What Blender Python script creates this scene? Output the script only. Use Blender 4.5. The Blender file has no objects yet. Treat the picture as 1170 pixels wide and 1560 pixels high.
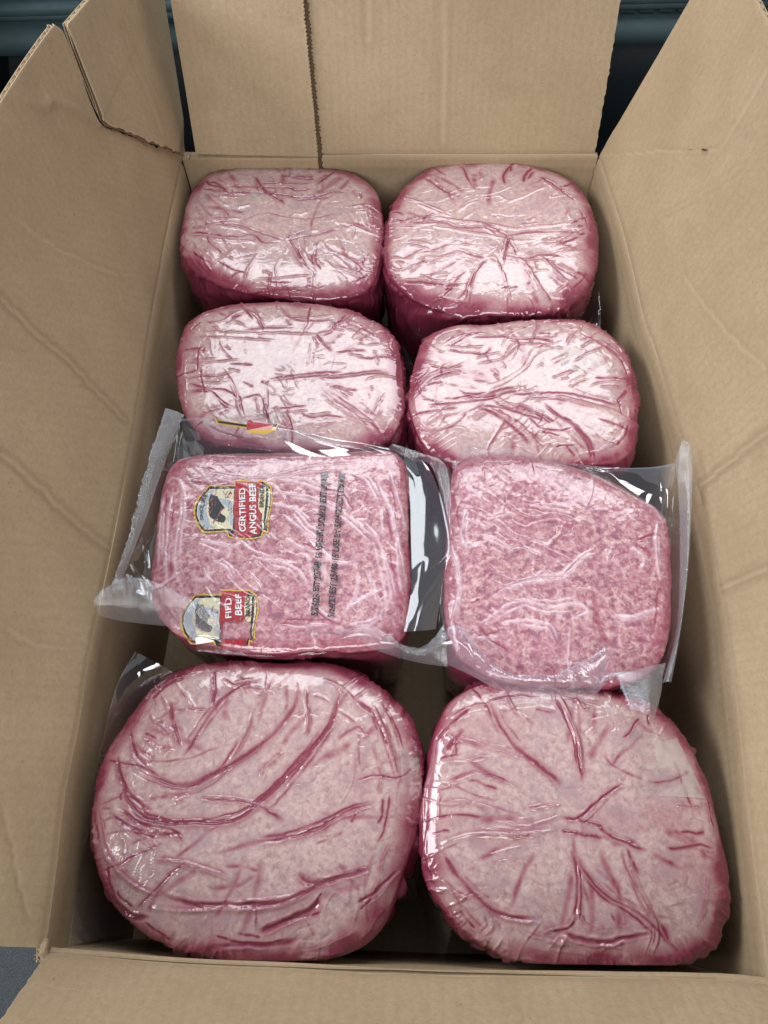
import bpy, bmesh, math
import numpy as np

S = bpy.context.scene
COL = S.collection
rng = np.random.default_rng(7)

# ------------------------------------------------------------------ camera
CAM = np.array([.0021, .0345, .4795])
EUL = (.4782, .023, .0074)
F = 1127.0

def rotm(rx, ry, rz):
    cx, sx, cy, sy, cz, sz = math.cos(rx), math.sin(rx), math.cos(ry), math.sin(ry), math.cos(rz), math.sin(rz)
    return (np.array([[cz, -sz, 0], [sz, cz, 0], [0, 0, 1]]) @ np.array([[cy, 0, sy], [0, 1, 0], [-sy, 0, cy]])
            @ np.array([[1, 0, 0], [0, cx, -sx], [0, sx, cx]]))
R = rotm(*EUL)

cam = bpy.data.cameras.new('camera')
cam.sensor_fit = 'VERTICAL'
cam.sensor_height = 36.0
cam.lens = 36.0 * F / 1560
cam.clip_start = .01
cam.clip_end = 50
co = bpy.data.objects.new('camera', cam)
COL.objects.link(co)
co.location = CAM
co.rotation_euler = EUL
S.camera = co

# ------------------------------------------------------------------ light: daylight through the car's windows, plus an added overhead lamp
w = bpy.data.worlds.new('World')
S.world = w
w.use_nodes = True
bg = w.node_tree.nodes['Background']
bg.inputs[0].default_value = (.80, .86, 1.0, 1)
bg.inputs[1].default_value = .045

def lamp(name, loc, target, sx, sy, power, col):
    l = bpy.data.lights.new(name, 'AREA')
    l.shape = 'RECTANGLE'
    l.size, l.size_y = sx, sy
    l.energy = power
    l.color = col
    o = bpy.data.objects.new(name, l)
    COL.objects.link(o)
    o.location = loc
    d = np.array(target, float) - np.array(loc, float)
    from mathutils import Vector
    o.rotation_euler = Vector(d).to_track_quat('-Z', 'Y').to_euler()
    return o

lamp('far_window', (.02, 1.26, 1.08), (.02, .40, 0), 1.5, .48, 19, (.90, .95, 1.0))
lamp('open_door', (-.1, -1.3, 1.15), (0, .3, 0), 1.5, .65, 37, (.99, .985, 1.0))
lamp('left_window', (-1.35, .35, 1.05), (0, .35, 0), 1.05, .52, 29, (.95, .97, 1.0))
lamp('right_window', (1.5, .5, 1.1), (0, .35, 0), .9, .5, 4, (.95, .97, 1.0))

lamp('overhead_fill', (0, .55, 1.6), (0, .40, 0), 1.5, 1.2, 3.6, (.86, .93, 1.0))  # added lamp with no known source, gives the film a cool sheen

S.view_settings.view_transform = 'Standard'
S.view_settings.look = 'None'
S.view_settings.exposure = -0.16
S.view_settings.gamma = 1
S.cycles.transparent_max_bounces = 24
S.cycles.max_bounces = 10
S.cycles.use_denoising = True

# ------------------------------------------------------------------ helpers
def ray(px, py):
    return R @ np.array([(px - 585) / F, -(py - 780) / F, -1.])

def at(px, py, z=0.):
    d = ray(px, py)
    return CAM + d * (z - CAM[2]) / d[2]

def at_many(P, z):
    return np.array([at(p[0], p[1], z) for p in P])

def on_plane(px, py, P, n):
    d = ray(px, py)
    return CAM + d * np.dot(P - CAM, n) / np.dot(d, n)

def _h(i, j, k, seed):
    n = (i * 374761393 + j * 668265263 + k * 1274126177 + seed * 974634777) & 0xffffffff
    n = ((n ^ (n >> 13)) * 1274126177) & 0xffffffff
    n = (n ^ (n >> 16)) & 0xffffffff
    return n / 4294967295.0

def noise(x, y, z=0., seed=0):
    x, y, z = np.broadcast_arrays(np.asarray(x, float), np.asarray(y, float), np.asarray(z, float))
    i, j, k = np.floor(x).astype(np.int64), np.floor(y).astype(np.int64), np.floor(z).astype(np.int64)
    u, v, q = x - i, y - j, z - k
    u, v, q = u*u*u*(u*(u*6-15)+10), v*v*v*(v*(v*6-15)+10), q*q*q*(q*(q*6-15)+10)
    r = 0
    for a in (0, 1):
        for b in (0, 1):
            for c in (0, 1):
                r = r + _h(i+a, j+b, k+c, seed) * (u if a else 1-u) * (v if b else 1-v) * (q if c else 1-q)
    return r * 2 - 1

def fbm(x, y, z=0., o=4, seed=0):
    s, a, t = 0, 1., 0
    for n in range(o):
        s = s + a * noise(np.asarray(x) * 2**n, np.asarray(y) * 2**n, np.asarray(z) * 2**n, seed + n)
        t += a
        a *= .5
    return s / t

def sstep(a, b, x):
    t = np.clip((x - a) / (b - a), 0, 1)
    return t * t * (3 - 2 * t)

def catmull(P, n, closed=False):
    P = np.asarray(P, float)
    if closed:
        Q = np.vstack([P[-1], P, P[0], P[1]])
        m = len(P)
    else:
        Q = np.vstack([2 * P[0] - P[1], P, 2 * P[-1] - P[-2]])
        m = len(P) - 1
    out = []
    for t in np.linspace(0, m, n, endpoint=not closed):
        i = min(int(t), m - 1)
        f = t - i
        a, b, c, d = Q[i], Q[i+1], Q[i+2], Q[i+3]
        out.append(.5 * ((2*b) + (c-a)*f + (2*a-5*b+4*c-d)*f*f + (-a+3*b-3*c+d)*f**3))
    return np.array(out)

def resample(P, n):
    P = np.asarray(P, float)
    L = np.r_[0, np.cumsum(np.linalg.norm(np.diff(P, axis=0), axis=1))]
    t = np.linspace(0, L[-1], n)
    return np.stack([np.interp(t, L, P[:, k]) for k in range(P.shape[1])], 1)

def poly_dist(X, P):
    """distance of the points X (n,2) to polyline P, and the running fraction along it"""
    P = np.asarray(P)[:, :2]
    best = np.full(len(X), 1e9)
    frac = np.zeros(len(X))
    side = np.zeros(len(X))
    L = np.r_[0, np.cumsum(np.linalg.norm(np.diff(P, axis=0), axis=1))]
    for i in range(len(P) - 1):
        a, d = P[i], P[i+1] - P[i]
        l2 = d @ d + 1e-18
        t = np.clip(((X - a) @ d) / l2, 0, 1)
        q = X - a - t[:, None] * d
        D = np.hypot(q[:, 0], q[:, 1])
        m = D < best
        best[m] = D[m]
        frac[m] = (L[i] + t[m] * math.sqrt(l2)) / L[-1]
        side[m] = np.sign(d[0] * q[m, 1] - d[1] * q[m, 0])
    return best, frac, side

def new_obj(name, V, faces, mat=None, parent=None, smooth=True, attrs=None, uv=None):
    me = bpy.data.meshes.new(name)
    me.from_pydata(np.asarray(V).tolist(), [], faces if isinstance(faces, list) else np.asarray(faces).tolist())
    if mat is not None:
        for m in (mat if isinstance(mat, (list, tuple)) else [mat]):
            me.materials.append(m)
    me.update()
    if smooth:
        me.polygons.foreach_set('use_smooth', np.ones(len(me.polygons), bool))
    for k, a in (attrs or {}).items():
        A = me.attributes.new(k, 'FLOAT', 'POINT')
        A.data.foreach_set('value', np.asarray(a, np.float32))
    if uv is not None:
        A = me.attributes.new('flat', 'FLOAT_VECTOR', 'POINT')
        U = np.zeros((len(V), 3), np.float32)
        U[:, :uv.shape[1]] = uv
        A.data.foreach_set('vector', U.ravel())
    o = bpy.data.objects.new(name, me)
    COL.objects.link(o)
    if parent is not None:
        o.parent = parent
    return o

def thing(name, label, cat, loc=(0, 0, 0), group=None):
    o = bpy.data.objects.new(name, None)
    o.empty_display_size = .02
    COL.objects.link(o)
    o['label'] = label
    o['category'] = cat
    if group:
        o['group'] = group
    return o

def grid_faces(n, m, off=0):
    i, j = np.meshgrid(np.arange(n - 1), np.arange(m - 1), indexing='ij')
    a = (i * m + j).ravel() + off
    return np.stack([a, a + m, a + m + 1, a + 1], 1)

def solid_grid(P, D):
    """closed slab from the grid P (n,m,3) and a second skin P + D"""
    n, m, _ = P.shape
    V = np.vstack([P.reshape(-1, 3), (P + D).reshape(-1, 3)])
    k = n * m
    f = grid_faces(n, m)
    b = f[:, ::-1] + k
    ring = np.r_[np.arange(m), np.arange(1, n) * m + m - 1, (n - 1) * m + np.arange(m - 2, -1, -1), np.arange(n - 2, 0, -1) * m]
    r2 = np.roll(ring, -1)
    s = np.stack([ring, r2, r2 + k, ring + k], 1)
    return V, np.vstack([f, b, s])

class NT:
    def __init__(self, name):
        self.m = bpy.data.materials.new(name)
        self.m.use_nodes = True
        self.t = self.m.node_tree
        self.t.nodes.clear()
        self.out = self.t.nodes.new('ShaderNodeOutputMaterial')
    def n(self, kind, ins=None, **props):
        x = self.t.nodes.new('ShaderNode' + kind)
        for k, v in props.items():
            setattr(x, k, v)
        for k, v in (ins or {}).items():
            if isinstance(v, bpy.types.NodeSocket):
                self.t.links.new(v, x.inputs[k])
            else:
                x.inputs[k].default_value = v
        return x
    def math(self, op, a, b=0., c=None, clamp=False):
        x = self.t.nodes.new('ShaderNodeMath')
        x.operation = op
        x.use_clamp = clamp
        for i, v in enumerate((a, b) + ((c,) if c is not None else ())):
            if isinstance(v, bpy.types.NodeSocket):
                self.t.links.new(v, x.inputs[i])
            else:
                x.inputs[i].default_value = v
        return x.outputs[0]
    def mix(self, f, a, b):
        x = self.t.nodes.new('ShaderNodeMix')
        x.data_type = 'RGBA'
        for i, v in ((0, f), (6, a), (7, b)):
            if isinstance(v, bpy.types.NodeSocket):
                self.t.links.new(v, x.inputs[i])
            else:
                x.inputs[i].default_value = (*v, 1) if isinstance(v, tuple) and len(v) == 3 else v
        return x.outputs[2]
    def ramp(self, f, lo, hi):
        return self.n('MapRange', {0: f, 1: lo, 2: hi}, clamp=True).outputs[0]
    def noise(self, vec, scale, detail=3., rough=.55, dist=0.):
        return self.n('TexNoise', {'Vector': vec, 'Scale': scale, 'Detail': detail, 'Roughness': rough, 'Distortion': dist}).outputs['Fac']
    def bump(self, h, strength, dist, normal=None):
        d = {'Height': h, 'Strength': strength, 'Distance': dist}
        if normal is not None:
            d['Normal'] = normal
        return self.n('Bump', d).outputs[0]
    def done(self, sh):
        self.t.links.new(sh, self.out.inputs[0])
        return self.m

def plain(name, col, rough=.6, spec=.4, coat=0., alpha=1.):
    k = NT(name)
    p = k.n('BsdfPrincipled', {'Base Color': (*col, 1), 'Roughness': rough, 'Specular IOR Level': spec, 'Coat Weight': coat, 'Coat Roughness': .06, 'Alpha': alpha})
    return k.done(p.outputs[0])

# ------------------------------------------------------------------ materials
def mat_cardboard():
    k = NT('kraft_cardboard')
    v = k.n('TexCoord').outputs['Object']
    big = k.noise(v, 9, 4, .6)
    fib = k.noise(v, 900, 4, .7)
    st = k.n('Mapping', {'Vector': v, 'Scale': (160, 160, 900)}).outputs[0]
    fib2 = k.noise(st, 1, 3, .6)
    base = k.mix(k.ramp(big, .3, .7), (.335, .248, .148), (.41, .312, .197))
    base = k.mix(k.math('MULTIPLY', k.ramp(fib, .45, .75), .30), base, (.27, .185, .115))
    base = k.mix(k.math('MULTIPLY', k.ramp(fib2, .55, .8), .35), base, (.50, .385, .26))
    mid = k.noise(v, 330, 3, .65)
    base = k.mix(k.math('MULTIPLY', k.ramp(mid, .42, .70), .38), base, (.255, .18, .105))
    su = k.n('SeparateXYZ', {0: k.n('Attribute', attribute_name='flat').outputs['Vector']}).outputs[0]
    wash = k.math('SINE', k.math('MULTIPLY', su, 2 * math.pi / .0078))
    stain = k.noise(v, 26, 4, .6, .6)
    base = k.mix(k.math('MULTIPLY', k.ramp(stain, .54, .74), .22), base, (.24, .17, .10))
    base = k.mix(k.math('MULTIPLY', k.ramp(wash, -.2, 1.), .10), base, (.25, .18, .11))
    speck = k.ramp(k.noise(v, 420, 1, .4), .76, .80)
    base = k.mix(k.math('MULTIPLY', speck, .55), base, (.16, .10, .06))
    wear = k.n('Attribute', attribute_name='wear').outputs['Fac']
    base = k.mix(k.math('MULTIPLY', wear, .6), base, (.56, .44, .30))
    fold_shade = k.n('Attribute', attribute_name='fold_shade').outputs['Fac']
    base = k.mix(k.math('MULTIPLY', fold_shade, .6), base, (.22, .145, .085))
    h = k.math('ADD', k.math('ADD', k.math('MULTIPLY', fib, .6), k.math('MULTIPLY', mid, .8)), k.math('MULTIPLY', wash, .18))
    b = k.bump(h, .35, .0004)
    p = k.n('BsdfPrincipled', {'Base Color': base, 'Roughness': .78, 'Specular IOR Level': .25, 'Normal': b})
    return k.done(p.outputs[0])

def mat_meat(raw):  # colour: lean, fat flecks, purge; the film is the coat
    k = NT('ground_beef_raw' if raw else 'ground_beef_pressed')
    v = k.n('TexCoord').outputs['Object']
    wv = k.n('TexNoise', {'Vector': v, 'Scale': 120., 'Detail': 2.}).outputs['Color']
    wv = k.n('VectorMath', {0: wv, 1: (.5, .5, .5)}, operation='SUBTRACT').outputs[0]
    wv = k.n('VectorMath', {0: wv, 'Scale': .006}, operation='SCALE').outputs[0]
    vv = k.n('VectorMath', {0: v, 1: wv}, operation='ADD').outputs[0]
    n1 = k.noise(v, 260, 4, .65, .4)
    n2 = k.noise(v, 70, 3, .55, .3)
    n3 = k.noise(v, 600, 2, .5)
    v2 = k.n('Mapping', {'Vector': v, 'Location': (3.1, 7.7, 1.3)}).outputs[0]
    v3 = k.n('Mapping', {'Vector': v, 'Location': (13.1, 2.7, 5.3)}).outputs[0]
    m1 = k.noise(v2, 270 if raw else 240, 5, .6, .4)
    m2 = k.noise(v3, 170 if raw else 190, 4, .6, .5)
    if raw:
        c = k.mix(k.ramp(n1, .38, .62), (.29, .092, .125), (.485, .262, .28))
        c = k.mix(k.math('MULTIPLY', k.ramp(m1, .47, .64), .74), c, (.63, .44, .43))
        c = k.mix(k.math('MULTIPLY', k.ramp(m2, .50, .65), .74), c, (.19, .05, .095))
        c = k.mix(k.math('MULTIPLY', k.ramp(n2, .5, .75), .45), c, (.36, .12, .19))
    else:
        c = k.mix(k.ramp(n1, .32, .66), (.325, .182, .19), (.55, .395, .365))
        c = k.mix(k.math('MULTIPLY', k.ramp(m1, .53, .66), .50), c, (.62, .475, .42))
        c = k.mix(k.math('MULTIPLY', k.ramp(m2, .56, .68), .45), c, (.36, .19, .22))
        c = k.mix(k.math('MULTIPLY', k.ramp(n2, .50, .70), .60), c, (.33, .215, .245))
    j = k.n('Attribute', attribute_name='juice').outputs['Fac']
    jn = k.math('ADD', j, k.math('MULTIPLY', k.math('SUBTRACT', n1, .5), .45))
    jr = k.math('MULTIPLY', k.ramp(jn, .10, .86), .96)
    red = k.mix(k.ramp(n3, .3, .7), (.205, .019, .050), (.29, .042, .082))
    c = k.mix(jr, c, red)
    air = k.n('Attribute', attribute_name='air').outputs['Fac']
    c = k.mix(k.math('MULTIPLY', air, .55), c, (.72, .56, .62))
    deep = k.ramp(jn, .68, 1.15)
    c = k.mix(k.math('MULTIPLY', deep, .6), c, (.10, .008, .028))
    bb = k.bump(k.math('ADD', m1, k.math('MULTIPLY', n1, .8)), .5 if raw else .15, .0008)
    # the tight film: a clear coat with its own fine wrinkling
    st = k.noise(vv, 240, 3, .5, 1.2)
    st2 = k.noise(v, 55, 2, .5, .8)
    cb = k.bump(k.math('ADD', k.math('MULTIPLY', st, .35), st2), .16 if raw else .16, .0020)
    p = k.n('BsdfPrincipled', {'Base Color': c, 'Roughness': .5, 'Specular IOR Level': .3, 'Normal': bb,
                               'Coat Weight': 1., 'Coat Roughness': .040, 'Coat IOR': 1.56, 'Coat Normal': cb})
    return k.done(p.outputs[0])

def mat_film(name, milk_sheen=.03, emboss=False, rough=.05, tint=(.97, .975, .985), boost=1.0, wrinkle=.35, body=(.80, .82, .86)):
    k = NT(name)
    v = k.n('TexCoord').outputs['Object']
    h = k.noise(v, 24, 2, .4, .5)
    b = k.bump(h, wrinkle, .0014)
    if emboss:
        u = k.n('Attribute', attribute_name='flat').outputs['Vector']
        s = k.n('SeparateXYZ', {0: u})
        a = k.math('SINE', k.math('MULTIPLY', k.math('ADD', s.outputs[0], s.outputs[1]), 3900.))
        c = k.math('SINE', k.math('MULTIPLY', k.math('SUBTRACT', s.outputs[0], s.outputs[1]), 3900.))
        b = k.bump(k.math('MULTIPLY', a, c), .45, .0003, b)
    fc = k.n('LayerWeight', {'Blend': .5, 'Normal': b}).outputs['Facing']
    fr = k.math('ADD', k.math('MULTIPLY', k.math('POWER', fc, 4.), .8), .10 * boost, clamp=True)
    tr = k.n('BsdfTransparent', {'Color': (*tint, 1)})
    df = k.n('BsdfDiffuse', {'Color': (*body, 1), 'Normal': b})
    tl = k.n('BsdfTranslucent', {'Color': (*body, 1)})
    dd = k.n('MixShader', {0: .45, 1: df.outputs[0], 2: tl.outputs[0]})
    a = k.n('Attribute', attribute_name='milk_sheen').outputs['Fac']
    inner = k.n('MixShader', {0: k.math('ADD', a, milk_sheen, clamp=True), 1: tr.outputs[0], 2: dd.outputs[0]})
    gl = k.n('BsdfGlossy', {'Color': (1, 1, 1, 1), 'Roughness': rough, 'Normal': b})
    return k.done(k.n('MixShader', {0: fr, 1: inner.outputs[0], 2: gl.outputs[0]}).outputs[0])

def mat_vinyl(name, col):
    k = NT(name)
    v = k.n('TexCoord').outputs['Object']
    g = k.n('TexVoronoi', {'Vector': v, 'Scale': 900.}, feature='DISTANCE_TO_EDGE').outputs['Distance']
    b = k.bump(k.ramp(g, 0, .3), .35, .0004)
    n = k.noise(v, 40, 3)
    c = k.mix(n, tuple(x * .85 for x in col), tuple(x * 1.15 for x in col))
    p = k.n('BsdfPrincipled', {'Base Color': c, 'Roughness': .48, 'Specular IOR Level': .4, 'Normal': b})
    return k.done(p.outputs[0])

CARD = mat_cardboard()
MEAT = mat_meat(False)
RAW = mat_meat(True)
FILM = mat_film('clear_film', .028, body=(.62, .70, .86), rough=.06)  # bluish body colour stands in for sky reflected in the film
SEAL = mat_film('heat_seal_film', .10, True, .09, boost=1.3, body=(.70, .77, .90))
STICK = mat_film('clear_sticker_film', .04, False, .22, boost=.25, body=(.80, .73, .66))
TEAL = mat_vinyl('teal_vinyl', (.062, .105, .115))
DARK = mat_vinyl('charcoal_trim', (.012, .020, .026))
NAVY = mat_vinyl('blue_grey_vinyl', (.016, .024, .030))
THREAD = plain('seat_thread', (.02, .035, .04), .7)

# ------------------------------------------------------------------ the cardboard box
ZB = -.152            # inside of the floor
box = thing('cardboard_box', 'open brown corrugated cardboard box with flaps standing up, holding eight packs of ground beef', 'box')
TH = .0046

def panel(name, P, nrm, creases=(), fluted=False, wear_edges=(), thick=TH, seed=1, axis=0, twist=False):
    """double-faced corrugated board; P (n,m,3) is the inner face, nrm points to the outer face"""
    P = np.array(P, float)
    n, m, _ = P.shape
    nrm = np.asarray(nrm, float)
    nrm = nrm / np.linalg.norm(nrm)
    if twist:
        g = np.cross(P[2:, m // 8] - P[:-2, m // 8], P[1:-1, -1] - P[1:-1, 0])
        g /= np.linalg.norm(g, axis=1)[:, None]
        g *= np.sign(g @ nrm)[:, None]
        g = np.vstack([g[:1], g, g[-1:]])
        kk = 31
        g = np.stack([np.convolve(np.pad(g[:, c], kk // 2, 'edge'), np.ones(kk) / kk, 'valid') for c in range(3)], 1)
        nv = (g / np.linalg.norm(g, axis=1)[:, None])[:, None, :] * np.ones((1, m, 1))
    else:
        nv = nrm[None, None] * np.ones((n, m, 1))
    flat = P.reshape(-1, 3)
    wear = np.zeros(len(flat))
    fold_shade = np.zeros(len(flat))
    disp = fbm(flat[:, 0] * 8 + seed, flat[:, 1] * 8, flat[:, 2] * 8, 3, seed) * .0016
    cam_ = (flat - CAM) @ R
    pix = np.stack([585 + F * cam_[:, 0] / -cam_[:, 2], 780 - F * cam_[:, 1] / -cam_[:, 2]], 1)
    for pts, wd, dp in creases:      # points in 3-D, or (px, py) as seen on the board
        pts = np.asarray(pts, float)
        if pts.shape[1] == 2:
            pw_ = np.array([flat[np.argmin(((pix - q) ** 2).sum(1))] for q in resample(catmull(pts, 40), 24)])
            pts = pw_[np.r_[True, np.linalg.norm(np.diff(pw_, axis=0), axis=1) > 1e-5]]
            jit = np.convolve(rng.normal(0, .0006, len(pts) + 2), np.ones(3) / 3, 'valid')
            pts = pts + jit[:, None] * np.array([.3, 1, .3])
        best = np.full(len(flat), 1e9)
        for i in range(len(pts) - 1):
            a, d = pts[i], pts[i+1] - pts[i]
            t = np.clip(((flat - a) @ d) / (d @ d), 0, 1)
            best = np.minimum(best, np.linalg.norm(flat - a - t[:, None] * d, axis=1))
        g = np.exp(-(best / wd) ** 2)
        disp += dp * (np.exp(-best / wd) if wd > .0025 else g)
        wear = np.maximum(wear, .55 * g if dp > 0 else .25 * g)
        fold_shade = np.maximum(fold_shade, (.9 if wd in (.0026, .0028) else .35) * np.exp(-((best - 1.1 * wd) / (.9 * wd)) ** 2))  # shading beside the folds, put into the board's colour
    wear *= .6 + .6 * np.abs(fbm(flat[:, 0] * 60, flat[:, 1] * 60, flat[:, 2] * 60, 2, seed))
    for e in wear_edges:
        idx = np.arange(n * m).reshape(n, m)
        sl = {'s0': idx[0], 's1': idx[-1], 't0': idx[:, 0], 't1': idx[:, -1]}[e]
        wear[sl] = .6
    P = flat.reshape(n, m, 3) + nv * disp.reshape(n, m, 1)
    lt = .0006
    V1, f1 = solid_grid(P, nv * lt)
    t8 = np.unique(np.linspace(0, m - 1, m // 8 + 2).astype(int))
    V2, f2 = solid_grid((P + nv * (thick - lt))[:, t8], nv[:, t8] * lt)
    at1 = np.r_[wear, wear * .5]
    V = np.vstack([V1, V2])
    f = np.vstack([f1, f2 + len(V1)])
    w_ = np.r_[at1, np.full(len(V2), .2)]
    d_ = np.r_[fold_shade, fold_shade, np.zeros(len(V2))]
    sl = np.r_[0, np.cumsum(np.linalg.norm(np.diff(P[:, m // 2], axis=0), axis=1))]
    us = np.repeat(sl, m)
    uu = np.r_[np.tile(us, 2), np.tile(np.repeat(sl, len(t8)), 2)]
    uv = np.stack([uu, 0 * uu], 1)
    o = new_obj(name, V, f, CARD, box, True, {'wear': w_, 'fold_shade': d_}, uv)
    o.data.set_sharp_from_angle(angle=math.radians(50))
    # the fluted medium between the liners
    L = np.linalg.norm(np.diff(P[:, m // 2], axis=0), axis=1).sum()
    if axis == 0:
        ns = max(8, int(L / .00095)) if fluted else max(4, int(L / .004))
        sj = np.linspace(0, n - 1, ns)
        i0 = np.minimum(sj.astype(int), n - 2)
        fr = (sj - i0)[:, None, None]
        tj = np.unique(np.linspace(0, m - 1, max(3, m // 6)).astype(int))
        Q = P[i0][:, tj] * (1 - fr) + P[i0 + 1][:, tj] * fr
        ph = np.linspace(0, L / .0078 * 2 * math.pi, ns)
        off = lt + .0002 + (thick - 2 * lt - .0007) * (.5 + .5 * np.sin(ph))
        if not fluted:
            off = off * 0 + thick * .5
        nq = nv[i0][:, tj]
        Q = Q + nq * off[:, None, None]
        Vm, fm = solid_grid(Q, nq * .0003)
        new_obj('fluting', Vm, fm, CARD, o, True, {'wear': np.full(len(Vm), .5)})
    return o

def ruled(A, B, ns, nt):
    """A, B polylines (t direction curves at the two ends) -> grid with s from A to B"""
    A, B = resample(A, nt), resample(B, nt)
    s = np.linspace(0, 1, ns)[:, None, None]
    return A[None] * (1 - s) + B[None] * s

def rim_grid(rim, up, nt, ns):
    rim = catmull(rim, ns)
    t = np.linspace(0, 1, nt)[None, :, None]
    return rim[:, None, :] + t * np.asarray(up)[None, None, :]

rimL = at_many([(277, 246), (262, 323), (233, 479), (202, 677), (163, 877), (138, 990), (121, 1101), (101, 1202), (86, 1327), (70, 1444)], 0)
rimR = at_many([(911, 240), (949, 362), (977, 479), (998, 540), (1037, 671), (1066, 760), (1098, 907), (1116, 1030), (1140, 1256), (1170, 1494)], 0)
rimB = at_many([(278, 236), (460, 237), (700, 238), (911, 238)], 0)
rimF = at_many([(70, 1449), (300, 1465), (570, 1477), (826, 1485), (1083, 1490), (1176, 1497)], 0)

def wall(name, rim, nrm, creases=(), seed=1, ns=120):
    P = rim_grid(rim, (0, 0, ZB), 32, ns)
    return panel(name, P, nrm, creases, seed=seed)

# flap planes
def flap_plane(corner, direction, along):
    n = np.cross(along, direction)
    return corner, n / np.linalg.norm(n)

BL, BR, FL, FR = rimL[0], rimR[0], rimL[-1], rimR[-1]
along = np.array([0, 1., 0])
dR = np.array([.0517, 0, .1788])
dL = np.array([.0222, 0, .1931])
nR = np.array([dR[2], 0, -dR[0]]) / np.linalg.norm(dR)      # outward (+x, down)
nL = np.array([-dL[2], 0, -dL[0]]) / np.linalg.norm(dL)

def on_right(px, py): return on_plane(px, py, BR + np.array([.012, 0, 0]), nR)
def on_left(px, py): return on_plane(px, py, BL, nL)

fold = .0016
wl = wall('side_wall', np.vstack([rimL, rimL[-1] + np.array([.0005, -.007, 0])]), (-1, 0, 0), [(rimL, .0022, .0010), (rimL - np.array([0, 0, .012]), .004, -.0007)], 3)
wr = wall('side_wall', np.vstack([rimR, rimR[-1] + np.array([.0005, -.007, 0])]), (1, 0, 0), [(rimR, .0022, .0010), (rimR - np.array([0, 0, .014]), .004, -.0007),
          ([at(1048, 900, -.004) + np.array([0, 0, -.002]), at(1102, 907, -.001), at(1098, 907, 0) + np.array([0.004, .004, .02])], .004, .0012)], 4)
wf = wall('end_wall', np.vstack([rimF[0] - np.array([.0008, 0, 0]), rimF]), (0, -1, 0), seed=5)
# back wall and back flap are each two lapped boards
seam = at(484, 237, 0)
k = (seam[0] - rimB[0][0]) / (rimB[-1][0] - rimB[0][0])
rb = catmull(rimB, 60)
rbl = np.array([p for p in rb if p[0] < seam[0] - .001] + [[seam[0], np.interp(seam[0], rb[:, 0], rb[:, 1]), 0]])
lap = np.array([0, -.0042, 0])
wall('end_wall', rb, (0, 1, 0), [(rb, .0022, .0008), (rb - np.array([0, 0, .010]), .004, -.0006)], 6)
P = rim_grid(rbl + lap, (0, 0, ZB), 46, 70)
panel('lap_board', P, (0, 1, 0), [(rb + lap, .0022, .0008)], thick=.0030, seed=7)

# floor
fx0, fx1 = -.225, .235
P = np.array([[[x, y, ZB] for y in np.linspace(-.012, .69, 60)] for x in np.linspace(fx0, fx1, 40)])
panel('box_floor', P, (0, 0, -1), seed=8)

# right flap: one board, hinge along the bulging rim, inner creases
def offrim(rim, d, ns, nt, L=None):
    r = catmull(rim, ns)
    t = np.linspace(0, 1, nt)[None, :, None]
    return r, t
r = catmull(rimR, 230)
xb = BR[0] + .010
sq = np.linspace(0, 1, len(r))
phi = np.radians(16.1 + (38 - 16.1) * sq)
base = np.stack([BR[0] + (FR[0] - BR[0]) * sq, r[:, 1], 0 * sq], 1)
top = base + .1875 * np.stack([np.sin(phi), 0 * phi, np.cos(phi)], 1)
top[:, 1] = np.interp(np.linspace(0, 1, len(r)), [0, 1], [BR[1] + .002, FR[1] - .004])
t = np.linspace(0, 1, 80)[None, :, None]
P = r[:, None] * (1 - t) + top[:, None] * t
P[:, :, 0] += -.0 * t[:, :, 0]
yy = P[0, :, 1]
cR = [(rimR, .0024, .0010),
      ([(915, 238), (960, 234), (1005, 231), (1095, 229)], .0014, .0005),
      ([(1095, 229), (1130, 170), (1168, 105)], .003, .0007),
      ([(1037, 770), (1100, 712), (1168, 658)], .0026, .0007),
      ([(1095, 900), (1135, 880), (1168, 864)], .0028, .0006),
      ([(1000, 330), (1060, 300), (1130, 250)], .002, -.0004),
      ([(925, 218), (1000, 95), (1045, 15)], .002, -.0004),
      ([(1040, 420), (1100, 500), (1165, 560)], .002, .0002)]
panel('side_flap', P, nR, cR, True, ('t1',), seed=11, twist=True)
# perforation slits along the scored line of the right flap
for q in range(8):
    a = 930 + 20 * q + rng.uniform(-3, 3)
    p0, p1 = on_right(a, 236 - (a - 915) * .05), on_right(a + rng.uniform(6, 11), 236 - (a - 905) * .05)
    pz = np.array([p0, p1])
    d = (p1 - p0) / np.linalg.norm(p1 - p0)
    e = np.cross(d, nR)
    prof = [(0, 0), (.5, .5), (1, 0), (.5, -.5)]
    V = [p0 + d * np.linalg.norm(p1 - p0) * u + e * v * .0013 - nR * (.0012 if v > 0 else .0004) for u, v in prof]
    V += [x + nR * .0016 for x in V]
    new_obj('perforation', np.array(V), [[0, 1, 2, 3], [7, 6, 5, 4], [0, 4, 5, 1], [1, 5, 6, 2], [2, 6, 7, 3], [3, 7, 4, 0]],
            plain('slit_shadow', (.10, .065, .04), .9) if q == 0 else bpy.data.materials['slit_shadow'], box, False)

# left flap: the main board and the torn corner piece that stands straighter
def lp(*pts): return [on_left(*p) for p in pts]
tear = lp((279, 238), (262, 233), (245, 226), (228, 219), (212, 212), (196, 204), (180, 199), (163, 193), (150, 186))
tear = resample(tear, 40)
tear[1:-1] += (rng.normal(0, .0010, (38, 1)) * np.array([0, 1, .3]))
slit = lp((150, 186), (138, 155), (122, 115), (106, 75), (92, 44))
B = np.vstack([tear, resample(slit, 30)[1:]])
Bup = resample(B, 120)
r = catmull(rimL, 260)[::-1]
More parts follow.
